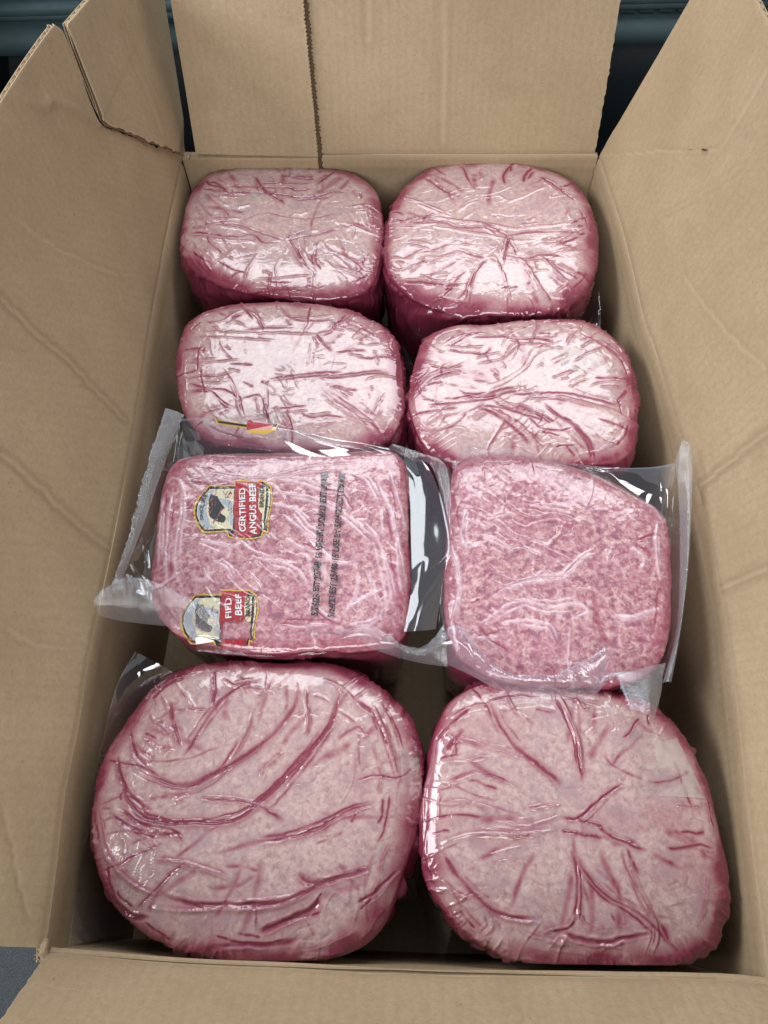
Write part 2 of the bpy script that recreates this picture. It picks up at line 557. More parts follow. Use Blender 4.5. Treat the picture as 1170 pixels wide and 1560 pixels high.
# main board: rows parallel to the rim from the front end to the torn end
ttop = on_left(80, 36)
nt = 90
tt = np.linspace(0, 1, nt)
Lz = ttop[2]
hinge_dir = (ttop - on_left(279, 238))
Pm = np.zeros((260, nt, 3))
tearc = resample(np.vstack([tear, resample(slit, 30)[1:], [ttop]]), nt)
front = np.stack([FL + tt_ * np.array([dL[0] * 1.0, .0 , dL[2] * 1.0]) * (Lz / dL[2]) for tt_ in tt])
front[:, 1] += tt * .004
LF = math.hypot(dL[0], dL[2]) * Lz / dL[2]
rimLs = catmull(rimL, 400)[::-1]
for j in range(nt):
    h = tearc[j, 2] / Lz
    y = FL[1] + .012 * h + (tearc[j, 1] - FL[1] - .012 * h) * np.linspace(0, 1, 260)
    xr = BL[0] + (FL[0] - BL[0]) * (BL[1] - y) / (BL[1] - FL[1])
    xr = xr + (np.interp(y, rimLs[:, 1], rimLs[:, 0]) - xr) * np.exp(-h / .25)
    q = np.clip((ttop[1] - y) / (ttop[1] - FL[1]), 0, 1)
    ph = np.radians(6.56 + (40 - 6.56) * q ** .85)
    Pm[:, j] = np.stack([xr - LF * h * np.sin(ph), y, LF * h * np.cos(ph)], 1)
    Pm[-1, j] = tearc[j]
cL = [(rimL, .0024, .0010),
      ([(2, 455), (60, 510), (120, 565), (190, 640)], .0026, .0007),
      ([(2, 690), (60, 740), (110, 790), (165, 832)], .0028, .0007),
      ([(75, 155), (105, 160), (150, 188)], .003, -.0016),
      ([(35, 150), (60, 160), (75, 155)], .003, -.0012),
      ([(20, 330), (90, 380), (180, 420)], .002, .0002),
      ([(10, 960), (60, 985), (120, 990)], .002, .0003),
      ([(3, 1225), (14, 1265), (20, 1290), (30, 1345), (46, 1395)], .0016, .0006)]
panel('side_flap', Pm, nL, cL, True, ('t1', 's1'), seed=12, twist=True)
# torn corner piece
c1, c2 = on_left(281, 234), on_left(228, -112)
A = resample(np.vstack([tear + np.array([0, .0012, 0]), resample(slit, 30)[1:] + np.array([.0004, .0035, 0]), [on_left(95, 40) + np.array([0, .003, 0])]]), 100)
Bq = resample([c1 + np.array([0, .0008, 0]), c2], 100)
# match rows by height
zz = np.linspace(0, 1, 100)
P = A[:, None] * 1
s = np.linspace(0, 1, 60)[:, None, None]
nt = 100
zs = A[:, 2]
Bz = np.stack([np.interp(np.linspace(0, 1, nt), np.linspace(0, 1, nt), Bq[:, k_]) for k_ in range(3)], 1)
P = A[None] * (1 - s) + Bz[None] * s
off = np.array([1., 0, .1])
lift = (.0035 * sstep(0, .02, np.abs(P[:, :, 2])) )
P = P - nL * lift[:, :, None]
panel('torn_flap_corner', P, nL, [(lp((185, 55), (215, 130), (240, 200)), .006, .0006)], True, ('t1', 's0'), seed=13)

# back flap
dBl = np.array([0., .0506, .1138])
dB = dBl / np.linalg.norm(dBl)
nB = np.array([0, dB[2], -dB[1]])
def on_back(px, py): return on_plane(px, py, rimB[1], nB)
BLc, BRc = on_back(300, 233), on_back(906, 236)
tl, tr_ = on_back(262, 0), on_back(946, 0)
Lf = .19 / .1245
A_ = [BLc, BLc + (tl - BLc) * Lf]
B_ = [BRc, BRc + (tr_ - BRc) * Lf]
P = ruled(A_, B_, 250, 70)
notch = np.array([(300, 233)])
cB = [([on_back(250, 236), on_back(920, 238)], .0024, .0010),
      ([on_back(676, -100), on_back(676, 100), on_back(675, 215)], .004, .0004),
      ([on_back(560, -100), on_back(562, 60)], .004, .0005),
      ([on_back(300, 240), on_back(316, 246), on_back(345, 258)], .003, -.0008)]
rough_edge = rng.normal(0, .00035, 70)
P[-1, :, 0] += rough_edge
panel('end_flap', P, nB, cB, True, ('t1',), seed=14)
# the lapping board in front of it with its serrated edge
s_top, s_bot = on_back(459, -20), on_back(484, 237)
edge = resample([s_bot, s_bot + (s_top - s_bot) * 1.35], 240)
ser = (np.arange(240) % 4 < 2) * .0012 + rng.normal(0, .00025, 240)
edge[:, 0] += ser
A2 = resample(A_, 240)
P = A2[None] * (1 - np.linspace(0, 1, 90)[:, None, None]) + edge[None] * np.linspace(0, 1, 90)[:, None, None]
P = P - nB * .0042
panel('lap_flap', P, nB, [cB[0], cB[3]], False, ('t1', 's1'), thick=.0030, seed=15)

# the cut edge of the lapping board: shade in the flutes painted as a dark strip
cut = resample([s_bot + (s_bot - s_top) * .35, s_bot + (s_top - s_bot) * 1.35], 420)
cut = resample(np.vstack([[rbl[-1] + np.array([0, 0, -.05])], [rbl[-1]], edge]), 420)
g = sstep(-.1, .1, noise(np.arange(420) * .33, 0, 0, 3)) * rng.uniform(.4, 1, 420)
cut = cut + np.array([.0004, 0, 0]) - nB * .0030
P = np.stack([cut + np.array([.0001, .0005, 0]), cut + np.stack([.0016 + .0011 * g, 0 * g, 0 * g], 1), cut + np.stack([.0030 + .0012 * g, .0014 + 0 * g, 0 * g], 1)], 1)
Vc, fc = solid_grid(P, nB * .0006)
new_obj('cut_edge', Vc, fc, plain('flute_shade', (.105, .068, .040), .9, .1), box, False)

# front flap: leans out towards the viewer and a little up
fd = np.array([0, -.0263, .0417])
fd = fd / np.linalg.norm(fd)
nF = np.array([0, -fd[2], fd[1]])
r = catmull(rimF, 200)
t = np.linspace(-.02, 1, 60)[None, :, None]
r[:, 0] = np.clip(r[:, 0], FL[0] + .002, FR[0] + .004)
P = r[:, None] + t * fd[None, None] * .17
P[0, :, 0] += rng.normal(0, .0003, 60)
panel('end_flap', P, nF, [(rimF, .0024, .0010)], True, ('s0',), seed=16)
# crumpled paper at the torn front corner
for (px, py, sc) in ((68, 1446, .95), (288, 238, .5)):
    c = at(px, py, .001)
    n = 14
    U, W_ = np.meshgrid(np.linspace(0, 2 * math.pi, n, endpoint=False), np.linspace(.05, math.pi - .05, 8), indexing='ij')
    d = np.stack([np.cos(U) * np.sin(W_), np.sin(U) * np.sin(W_), np.cos(W_)], -1)
    rr = .0055 * sc * (1 + .8 * fbm(d[..., 0] * 2 + px, d[..., 1] * 2, d[..., 2] * 2, 3, 5))
    V = c + d * rr[..., None] * np.array([.55, 1, .8])
    f = [[i * 8 + j, ((i + 1) % n) * 8 + j, ((i + 1) % n) * 8 + j + 1, i * 8 + j + 1] for i in range(n) for j in range(7)]
    new_obj('torn_paper', V.reshape(-1, 3), f, CARD, box, True, {'wear': np.full(n * 8, .1), 'fold_shade': np.zeros(n * 8)})

# ------------------------------------------------------------------ the packs
def parse(block, off, sc):
    out = []
    for line in block.strip().splitlines():
        line = line.strip()
        if not line:
            continue
        head, pts = line.split(':')
        P = [tuple(float(v) for v in p.split(',')) for p in pts.split()]
        P = [(off[0] + x * sc, off[1] + y * sc) for x, y in P]
        out.append((head[0], float(head[1:]) * sc, P))
    return out

SURF = {}

def pack(key, label, outline, creases, mat, ztop=-.004, zout=-.022, pw=3.2, tilt=(0, 0), side_in=.07, rim_amp=1., raw=False, seed=1,
         name='beef_pack', relief=1., zbase=ZB + .001, jrim=1.):
    root = thing(name, label, 'meat pack', group='vacuum packs of ground beef in the box')
    O = at_many(outline, zout)[:, :2]
    c = (O.max(0) + O.min(0)) / 2
    Oc = catmull(O - c, 720, True)
    ang = np.arctan2(Oc[:, 1], Oc[:, 0])
    rad = np.hypot(Oc[:, 0], Oc[:, 1])
    o = np.argsort(ang)
    ang, rad = ang[o], rad[o]
    ang = np.r_[ang - 2 * math.pi, ang, ang + 2 * math.pi]
    rad = np.r_[rad, rad, rad]
    # profile (s, z)
    hb = ztop - zout
    th = np.linspace(0, math.pi / 2, 400)
    s = np.sin(th) ** (2 / pw)
    zz = zout + hb * np.cos(th) ** (2 / pw)
    depth = zout - zbase
    q = np.linspace(0, 1, 200)[1:]
    s2 = 1 - side_in * q ** 1.5 - .16 * sstep(.85, 1, q) ** 2
    z2 = zout - depth * q
    s, zz = np.r_[s, s2], np.r_[zz, z2]
    Rm = rad.mean()
    Larc = np.r_[0, np.cumsum(np.hypot(np.diff(s) * Rm, np.diff(zz)))]
    Ltop = Larc[399]
    NT_, NS_ = (140, 20) if key in 'ABCD' else (168, 22)
    tt_ = np.r_[np.linspace(0, Ltop * 1.06, NT_), np.linspace(Ltop * 1.06, Larc[-1], NS_ + 1)[1:]]
    ps, pz = np.interp(tt_, Larc, s), np.interp(tt_, Larc, zz)
    ts, tz = np.gradient(s * Rm), np.gradient(zz)
    ln = np.hypot(ts, tz) + 1e-12
    pnr, pnz = np.interp(tt_, Larc, -tz / ln), np.interp(tt_, Larc, ts / ln)
    K = NT_ + NS_ - 1
    # concentric square grid
    N = 2 * K + 1
    u, v = np.meshgrid(np.arange(-K, K + 1), np.arange(-K, K + 1), indexing='ij')
    ring = np.maximum(abs(u), abs(v))
    big = np.where(ring == 0, 1, ring)
    A = np.where(abs(u) >= abs(v), np.where(u >= 0, 0, math.pi) + (math.pi / 4) * v / big * np.sign(np.where(u == 0, 1, u)),
                 np.where(v >= 0, math.pi / 2, -math.pi / 2) - (math.pi / 4) * u / big * np.sign(np.where(v == 0, 1, v)))
    A = A.ravel()
    A = (A + math.pi) % (2 * math.pi) - math.pi
    ring = ring.ravel()
    rr = np.interp(A, ang, rad) * ps[ring]
    X = c[0] + rr * np.cos(A)
    Y = c[1] + rr * np.sin(A)
    Z = pz[ring].copy()
    top = np.clip((Z - zout) / hb, 0, 1)
    Z = Z + (tilt[0] * (X - c[0]) + tilt[1] * (Y - c[1])) * sstep(-.3, .6, (Z - zout) / hb)
    nr, nz = pnr[ring], np.clip(pnz[ring], -1, 1)
    XY = np.stack([X, Y], 1)
    wt = sstep(.05, .45, nz)
    # large lumps
    D = fbm(X * 22, Y * 22, Z * 22, 3, seed) * .0034 * (1.0 - .72 * wt)
    J = .08 + .16 * fbm(X * 45, Y * 45, Z * 45, 3, seed + 9)
    # rim: purge gathers where the film turns over the edge
    edge = sstep(.975, .50, nz)
    side = sstep(.45, .0, nz)
    Jr = edge * (1.05 + .55 * fbm(X * 28, Y * 28, Z * 30, 3, seed + 3)) + side * (.50 + .25 * fbm(X * 40, Y * 40, Z * 25, 3, seed + 5))
    J = np.maximum(J, Jr * jrim)
    eb = sstep(.80, .985, ps[ring] + .07 * fbm(X * 40, Y * 40, 3, 3, seed + 6)) * (ps[ring] > .5) * (Z > zout - .02)
    J = np.maximum(J, jrim * eb * (.88 + .5 * fbm(X * 60, Y * 60, Z * 60, 3, seed + 7)))
    dent = fbm(np.cos(A) * 2.6 + seed, np.sin(A) * 2.6, Z * 14, 3, seed + 8)
    D += dent * .0026 * sstep(.80, .35, nz) * (1 if not raw else .6)
    # pleats round the edge, thin ridges
    pl = fbm(A * 13 + .8 * fbm(X * 60, Y * 60, Z * 60, 2, seed + 21), ps[ring] * 5, Z * 25, 3, seed + 11)
    ridge = (1 - np.abs(pl) * 3.2).clip(0, 1) ** 2
    sel = sstep(.985, .80, nz)
    gate = sstep(-.15, .35, fbm(A * 1.6, ps[ring] * 2, Z * 10, 2, seed + 31))
    D += rim_amp * ridge * sel * sstep(.10, .45, nz) * .0013 * gate
    D += rim_amp * (fbm(A * 7 + 3 * fbm(X * 20, Y * 20, Z * 20, 2, seed + 16), Z * 22, ps[ring] * 3, 2, seed + 14) * .0052 - .0022 * (1 - np.abs(noise(A * 9, Z * 30, 0, seed + 17)) * 3).clip(0, 1)) * side
    J = np.maximum(J, (ridge * sel * gate * .55 + .1) * (rim_amp > .4))
    # fine tension wrinkles all over, in patches and along shifting directions
    wx = X + .011 * fbm(X * 22, Y * 22, 0, 2, seed + 41)
    wy = Y + .011 * fbm(X * 22, Y * 22, 5, 2, seed + 42)
    th_ = seed * 1.7
    a_ = wx * np.cos(th_) + wy * np.sin(th_)
    b_ = -wx * np.sin(th_) + wy * np.cos(th_)
    fw = noise(a_ * 190, b_ * 42, 0, seed + 44)
    fr_ = (1 - np.abs(fw) * 3).clip(0, 1) ** 2
    gate2 = sstep(.10, .45, fbm(X * 32, Y * 32, 2, 2, seed + 45))
    D += fr_ * gate2 * wt * .0007 * relief
    J += fr_ * gate2 * wt * .20
    # thin veins of purge and broad smears under the film
    vn = np.abs(fbm(X * 38 + 2 * noise(X * 90, Y * 90, 3, seed + 71) * .25, Y * 38, 4, 3, seed + 72))
    vg = sstep(.0, .35, fbm(X * 24, Y * 24, 6, 2, seed + 73))
    J = np.maximum(J, wt * vg * .26 * np.exp(-(vn / .022) ** 2))
    D -= wt * vg * .0005 * relief * np.exp(-(vn / .016) ** 2)
    sm = fbm(a_ * 55, b_ * 16, 8, 3, seed + 74)
    J += .20 * sstep(.12, .65, sm) * wt
    # short tucks of film running round and across the edge
    creases = list(creases)
    nr_ = np.random.default_rng(seed + 500)
    # side branches that leave the traced creases
    for kd, wp_, P in list(creases):
        Pp = np.asarray(P)
        Lp = np.linalg.norm(np.diff(Pp, axis=0), axis=1).sum()
        for q in range((2 if Lp > 110 else 1 if Lp > 22 else 0) if kd != 'f' else 0):
            Rp_ = resample(Pp, 9)
            i0_ = nr_.integers(0, 4)
            i1_ = nr_.integers(i0_ + 3, 9)
            sub = Rp_[i0_:i1_ + 1]
            tg = np.gradient(sub, axis=0)
            nm_ = np.stack([-tg[:, 1], tg[:, 0]], 1)
            nm_ /= np.linalg.norm(nm_, axis=1)[:, None] + 1e-9
            of_ = nr_.choice([-1, 1]) * nr_.uniform(3.5, 9.)
            sub = sub + nm_ * of_ * np.linspace(nr_.uniform(.5, 1), nr_.uniform(.7, 1.6), len(sub))[:, None]
            creases.append(('r' if nr_.random() < .75 else 'g', nr_.uniform(3.6, 5.5), [tuple(x) for x in sub]))
        for q in range(int(nr_.random() < .12)):
            i_ = nr_.integers(0, len(Pp) - 1)
            t_ = nr_.uniform(.2, .9)
            p_ = Pp[i_] * (1 - t_) + Pp[i_ + 1] * t_
            d_ = Pp[i_ + 1] - Pp[i_]
            an = math.atan2(d_[1], d_[0]) + nr_.choice([-1, 1]) * nr_.uniform(.4, 1.1)
            l_ = nr_.uniform(10, 28)
            m_ = p_ + .5 * l_ * np.array([math.cos(an), math.sin(an)]) + nr_.normal(0, .8, 2)
            e_ = p_ + l_ * np.array([math.cos(an + .12), math.sin(an + .12)])
            creases.append((kd, nr_.uniform(3.6, 5.5), [tuple(p_), tuple(m_), tuple(e_)]))
    # broad faint runs of purge under the film, pointing in from the edge
    for q in range(0 if raw else 20):
        a0, s0 = nr_.uniform(-math.pi, math.pi), nr_.uniform(.62, .98)
        R0 = np.interp(a0, ang, rad)
        ln, bend = nr_.uniform(.018, .050), nr_.uniform(-.5, .5)
        pts = []
        for tq in np.linspace(0, 1, 4):
            aa = (a0 + bend * tq * ln / R0 + math.pi) % (2 * math.pi) - math.pi
            Rq = max(.1, s0 - tq * ln / R0) * np.interp(aa, ang, rad)
            pts.append((c[0] + Rq * math.cos(aa), c[1] + Rq * math.sin(aa)))
        creases.append(('F', nr_.uniform(9, 22), pts))
    for q in range(int(46 * rim_amp)):
        a0 = nr_.uniform(-math.pi, math.pi)
        s0 = nr_.uniform(.70, .97)
        R0 = np.interp(a0, ang, rad)
        ln = nr_.uniform(.012, .050)
        tang = nr_.random() < .55
        pts = []
        for tq in np.linspace(-.5, .5, 4):
            aa = a0 + (tq * ln / R0 if tang else tq * ln / R0 * nr_.uniform(-.4, .4))
            sq = s0 + (nr_.normal(0, .006) if tang else tq * ln / R0)
            Rq = np.interp((aa + math.pi) % (2 * math.pi) - math.pi, ang, rad) * sq
            pts.append((c[0] + Rq * math.cos(aa), c[1] + Rq * math.sin(aa)))
        creases.append(('R' if nr_.random() < .7 else 'G', nr_.uniform(4.2, 7.5), pts))
    air = np.zeros(len(X))
    # creases traced over the real surface
    for kind, wpx, P in creases:
        zc = ztop - .003
        if kind in 'RGF':
            Pc = np.array([(p[0], p[1], zc) for p in P])
            kind = kind.lower()
        else:
            Pc = at_many(P, zc)
        dist = np.linalg.norm(Pc.mean(0) - CAM)
        wd = max(wpx * .56, 3.1) * dist / F * .5
        Pc = catmull(Pc[:, :2], max(12, 6 * len(P)))
        pm = Pc + 0
        bb = (XY[:, 0] > pm[:, 0].min() - 5 * wd) & (XY[:, 0] < pm[:, 0].max() + 5 * wd) & (XY[:, 1] > pm[:, 1].min() - 5 * wd) & (XY[:, 1] < pm[:, 1].max() + 5 * wd)
        ii = np.nonzero(bb & (wt > 0))[0]
        if not len(ii):
            continue
        Xi = XY[ii] + .0007 * np.stack([fbm(XY[ii, 0] * 150, XY[ii, 1] * 150, 1, 2, seed + 51), fbm(XY[ii, 0] * 150, XY[ii, 1] * 150, 7, 2, seed + 52)], 1)
        d, fq, sd = poly_dist(Xi, Pc)
        tap = np.clip(np.minimum(fq, 1 - fq) / .16, 0, 1) ** .7
        vary = tap * (.85 + .3 * noise(fq * 7, seed, 0, seed + int(wpx)))
        s_ = d / wd
        if kind == 'r':       # tented film ridge
            D[ii] += wt[ii] * vary * (wd * 1.0) * np.exp(-np.abs(s_) * 1.45) * relief
            J[ii] = np.maximum(J[ii], wt[ii] * np.minimum(1, vary) * (.10 if raw else 1.) * (.42 * np.exp(-((s_ * sd - .8) / 2.6) ** 2) + .34 * np.exp(-((s_ * sd - 1.0) / .7) ** 2)))
            air[ii] = np.maximum(air[ii], wt[ii] * vary * np.exp(-(s_ / 1.3) ** 2))
        elif kind == 'f':     # faint purge line, hardly any relief
            D[ii] -= wt[ii] * vary * wd * .12 * np.exp(-s_ ** 2)
            J[ii] = np.maximum(J[ii], wt[ii] * vary * .72 * np.exp(-s_ ** 2))
        else:                 # groove with purge, tented lips
            D[ii] += wt[ii] * vary * wd * .85 * relief * (-.55 * np.exp(-np.abs(s_) ** 1.5 * 1.5) + .50 * np.exp(-np.abs(s_ * sd - 1.15) / .42) + .16 * np.exp(-((s_ * sd + 1.2) / .5) ** 2))
            J[ii] = np.maximum(J[ii], wt[ii] * np.minimum(1, vary * 1.2) * (.50 * np.exp(-(s_ / 3.2) ** 2) + .58 * np.exp(-(s_ / .9) ** 2)))
    if raw:
        ch = fbm(X * 150, Y * 150, Z * 150, 3, seed + 61)
        D += ch * .00022
        J = J * .8
    X = X + D * nr * np.cos(A)
    Y = Y + D * nr * np.sin(A)
    Z = Z + D * nz
    X = np.clip(X, -.2085 + .001, .2290)
    Y = np.clip(Y, .0005, .6715)
    V = np.stack([X, Y, np.maximum(Z, ZB + .0005)], 1)
    f = grid_faces(N, N)
    idx = np.arange(N * N).reshape(N, N)
    ringv = np.r_[idx[0], idx[1:, -1], idx[-1, -2::-1], idx[-2:0:-1, 0]]
    faces = f.tolist() + [ringv[::-1].tolist()]
    o_ = new_obj('wrapped_meat', V, faces, mat, root, True, {'juice': np.clip(J, 0, 1.3), 'air': air if raw else air * 0})
    SURF[key] = (root, V[(nz > .05)])
    return root

def conform(key, XY, lift):
    """points (n,2) laid on the pack's surface"""
    V = SURF[key][1]
    out = np.zeros((len(XY), 3))
    # coarse buckets keep the search short
    cell = .004
    from collections import defaultdict
    bk = defaultdict(list)
    ij = np.floor(V[:, :2] / cell).astype(int)
    for n_, (a, b) in enumerate(map(tuple, ij)):
        bk[(a, b)].append(n_)
    for n_, p in enumerate(XY):
        a, b = int(math.floor(p[0] / cell)), int(math.floor(p[1] / cell))
        c_ = []
        for r_ in (1, 3, 8):
            c_ = [q for da in range(-r_, r_ + 1) for db in range(-r_, r_ + 1) for q in bk.get((a + da, b + db), ())]
            if len(c_) >= 4:
                break
        if not c_:
            out[n_] = (p[0], p[1], V[:, 2].max())
            continue
        Q = V[c_]
        d2 = ((Q[:, :2] - p) ** 2).sum(1)
        k_ = np.argsort(d2)[:4]
        ww = 1 / (d2[k_] + 1e-9)
        out[n_] = (p[0], p[1], (Q[k_, 2] * ww).sum() / ww.sum())
    out[:, 2] += lift
    return out

OA = [(277, 392), (281, 345), (291, 308), (312, 280), (345, 265), (390, 260), (450, 260), (510, 266), (550, 279), (575, 302), (585, 342), (583, 385), (578, 425), (562, 452), (520, 468), (470, 470), (420, 467), (370, 456), (325, 440), (293, 418)]
OB = [(583, 385), (588, 350), (600, 320), (625, 290), (660, 270), (720, 262), (780, 263), (830, 273), (870, 292), (897, 325), (909, 370), (910, 405), (900, 442), (880, 468), (850, 484), (800, 492), (740, 492), (680, 485), (630, 468), (598, 445), (584, 418)]
OC = [(271, 580), (275, 540), (285, 512), (310, 490), (350, 477), (400, 473), (460, 474), (510, 480), (560, 497), (597, 522), (614, 556), (618, 600), (616, 645), (600, 680), (560, 698), (500, 704), (430, 704), (360, 696), (310, 676), (282, 640)]
OD = [(621, 640), (624, 600), (632, 560), (650, 525), (690, 508), (740, 508), (790, 502), (840, 498), (880, 500), (910, 511), (937, 531), (956, 562), (964, 600), (967, 640), (968, 675), (955, 705), (920, 720), (850, 728), (770, 728), (690, 718), (642, 692)]
OE = [(255, 745), (268, 716), (292, 705), (340, 701), (450, 702), (560, 697), (596, 699), (613, 713), (621, 745), (624, 830), (624, 900), (622, 945), (610, 978), (575, 994), (500, 1000), (420, 1002), (340, 996), (285, 982), (253, 955), (240, 915), (239, 870), (246, 800)]
OF = [(684, 740), (697, 714), (735, 703), (780, 703), (840, 712), (905, 732), (962, 762), (1003, 790), (1015, 830), (1018, 900), (1015, 975), (995, 1025), (940, 1050), (860, 1052), (765, 1045), (700, 1012), (678, 960), (676, 900), (678, 820)]
OG = [(150, 1200), (165, 1155), (195, 1105), (230, 1060), (265, 1032), (310, 1016), (370, 1011), (430, 1013), (500, 1018), (555, 1036), (603, 1068), (635, 1112), (647, 1165), (645, 1230), (634, 1290), (615, 1345), (595, 1400), (560, 1440), (505, 1464), (430, 1470), (340, 1464), (262, 1444), (207, 1410), (166, 1360), (148, 1300), (144, 1250)]
OH = [(648, 1165), (658, 1112), (682, 1070), (722, 1046), (772, 1039), (830, 1045), (900, 1053), (960, 1066), (1002, 1090), (1040, 1130), (1064, 1180), (1082, 1235), (1094, 1290), (1099, 1345), (1094, 1400), (1074, 1448), (1025, 1474), (960, 1481), (880, 1478), (800, 1470), (740, 1450), (690, 1412), (655, 1362), (640, 1305), (638, 1235)]

c7 = ((240, 230), .3077)
c8 = ((560, 230), .3761)
CA = parse('''g10:260,370 370,372 420,380 490,410 560,435 640,460
g10:640,460 720,440 790,430 870,405 900,400
g24:640,420 680,490 730,570 770,610
f26:820,140 815,230 790,300 770,350 765,420
g24:480,120 530,200 590,240 640,275
g10:330,180 450,185 560,188 650,190 690,205 780,195
g10:600,120 660,130 780,128
g12:630,238 720,240 800,232 860,210 940,208
g12:130,410 220,415 300,430 380,437 480,425 520,465 620,465
r14:300,210 380,220 440,225
r26:230,210 270,260 330,310 355,350
r20:190,240 240,310 280,350
f12:380,375 440,350 500,325 560,320 640,340 740,350 810,340 900,320
g22:790,470 785,540 810,600
r16:470,640 600,640 770,625
g16:400,690 500,690 620,690 770,695
r20:780,620 770,680 780,740
r18:830,550 880,600 960,660
r16:860,520 930,570 1000,640
r16:870,580 950,600 1040,630
r20:290,680 220,620 160,560 140,500
f10:370,545 430,530 490,520
r14:300,640 360,660 420,640
r14:170,450 200,520 240,590
r12:200,480 230,540 270,600
r12:960,280 1030,270 1090,265
r12:980,300 1040,290 1080,300
f14:910,470 930,510 960,540
g14:980,560 1000,600 1050,640
r12:620,130 610,175
f12:480,425 485,460''', *c7)
CB_ = parse('''g12:170,305 240,295 310,298 370,318 450,320 530,335 570,350 640,340 740,335 850,318
g12:430,295 500,315 560,345
g22:575,350 565,390 555,430 550,470
g10:370,405 430,430 480,440
f8:395,335 398,390
r16:480,440 520,445 545,520 560,580 570,640
g20:490,440 440,490 420,560 415,630
r24:610,435 650,480 690,540 730,590 760,620
r20:700,430 760,490 820,530 870,560
g10:555,430 640,440 700,425 800,430
r12:620,310 690,305
r12:120,180 200,210 270,240 340,265
r14:160,370 220,375 260,390
g24:140,520 220,530 320,545 390,540
r24:150,560 240,600 340,610 400,590
g20:690,110 750,140 800,180 850,210
r14:740,400 800,360 860,330
r14:760,420 830,400 890,370
r16:730,590 790,590 860,570
r12:170,490 220,460 260,440
r12:100,420 130,430 170,440
r12:90,450 120,470 150,475
g14:820,300 860,280 900,270
r14:840,340 880,320 910,310
g16:860,240 890,290 910,330
r12:700,370 760,365 800,350
f14:290,560 330,500 390,450''', *c8)
CC = parse('''r16:170,905 300,905 450,910 640,915 780,918 850,905
g24:780,915 830,970 870,1010
f18:875,1030 865,1090
g12:880,1010 940,1000 1040,995
g12:540,1160 640,1140 740,1130 830,1122 920,1118 1000,1108 1160,1090
r14:110,1050 200,1060 320,1050 420,1045
g10:350,1065 480,1068
g20:320,1080 370,1150 410,1240 430,1320
g14:140,1150 240,1180 340,1195 390,1230 410,1245
g14:150,1200 260,1200 320,1260 370,1290
g16:410,1240 500,1220 530,1270 550,1350
g14:545,1170 550,1250 548,1350
g22:820,1170 900,1230 980,1290 1050,1340 1120,1420
r16:790,1190 860,1260 960,1320 1040,1380
g14:700,1300 760,1330 850,1325 930,1335
g12:830,1170 900,1175 1000,1200
g20:430,800 490,830 530,900
g14:640,830 700,850 800,850 880,840
r18:240,860 320,850 380,810 450,790
g20:900,840 860,890 780,915
g12:300,950 340,1010 380,1050
g14:230,980 230,1010
r12:120,1000 200,1000 260,1010
g10:560,1285 660,1280 750,1275
g16:910,850 1000,880 1100,930
r16:130,1090 130,1200 145,1300
r14:1060,1350 1090,1280 1130,1200
g14:510,1150 540,1160 560,1145
r12:760,960 750,1030 740,1080
g12:420,1150 460,1170 480,1180
r12:860,870 960,900 1060,940''', *c7)
CD = parse('''g14:230,1035 330,1030 420,1022 500,1015 560,990 640,975
g16:360,970 400,990 480,995 560,970 620,970
g12:560,1000 680,990 790,990 900,1010 1030,1040
g16:490,1010 560,1050 640,1060 720,1100 760,1120
g24:440,1045 520,1080 600,1140 660,1200
r18:480,1045 560,1090 640,1150 720,1220
g24:710,1030 770,1080 840,1130 890,1190 915,1270
g20:490,880 510,910 535,940
g16:320,810 400,825 480,830 500,790
g16:500,750 600,770 700,770 770,790
r16:440,870 540,850 620,790
g16:190,1000 260,930 360,900
r18:180,980 240,920 340,890 400,860
g12:270,1020 220,1005
g14:640,1080 700,1130 780,1140 830,1125
g16:430,735 360,780 330,800
r12:740,930 800,910 830,900
g14:1060,970 1020,1020 1030,1080
g22:860,740 940,780 1020,840 1050,900
g12:450,1040 540,1050 640,1080 740,1110
r14:540,1160 620,1210 700,1240
r14:200,1060 230,1120 300,1150
g14:190,920 210,980 240,1010
r12:540,860 560,890
g12:800,1200 840,1240
r12:970,1150 1010,1140 1040,1100
g16:1000,1200 1040,1160 1060,1100''', *c8)
CE = parse('''r12:290,310 320,290 345,310 345,390 330,480 330,560 350,640
r12:320,320 305,420 300,520 305,620
r12:450,255 480,290 600,290 720,260 860,250
r12:440,430 520,480 560,510 620,530
r12:610,370 680,390 730,440 790,480
r12:620,340 720,350 800,380 880,440 930,490
r12:640,400 720,460 800,540 880,540
r12:690,520 720,530 740,620 740,700
r12:740,520 780,580 800,640
r12:880,420 930,480 960,600 970,690
r12:920,300 960,380 980,470 1000,600
r12:960,270 990,350 1010,450
r14:820,700 870,660 950,620
r12:850,280 890,300 930,370
r12:560,530 680,560 740,640
r12:1000,640 985,540 990,430
r12:870,560 860,640 830,690
r12:900,560 930,650 950,690
r12:400,290 470,300 560,330
r14:400,480 450,490 490,500 480,540
r14:390,600 420,590 410,560
r12:440,540 480,560 500,600
r12:620,300 700,310 780,340
r12:480,500 520,490
r12:650,470 700,500 770,520
r12:380,250 430,300 450,330
r12:290,330 280,440 275,560
r12:570,300 620,320 660,360
r12:760,330 820,350 850,400
g16:340,300 430,310 520,300
g14:700,640 760,700 820,730
g18:620,720 700,730 780,735
r12:740,640 720,700
r12:470,640 520,650 600,650''', (100, 580), .5128)
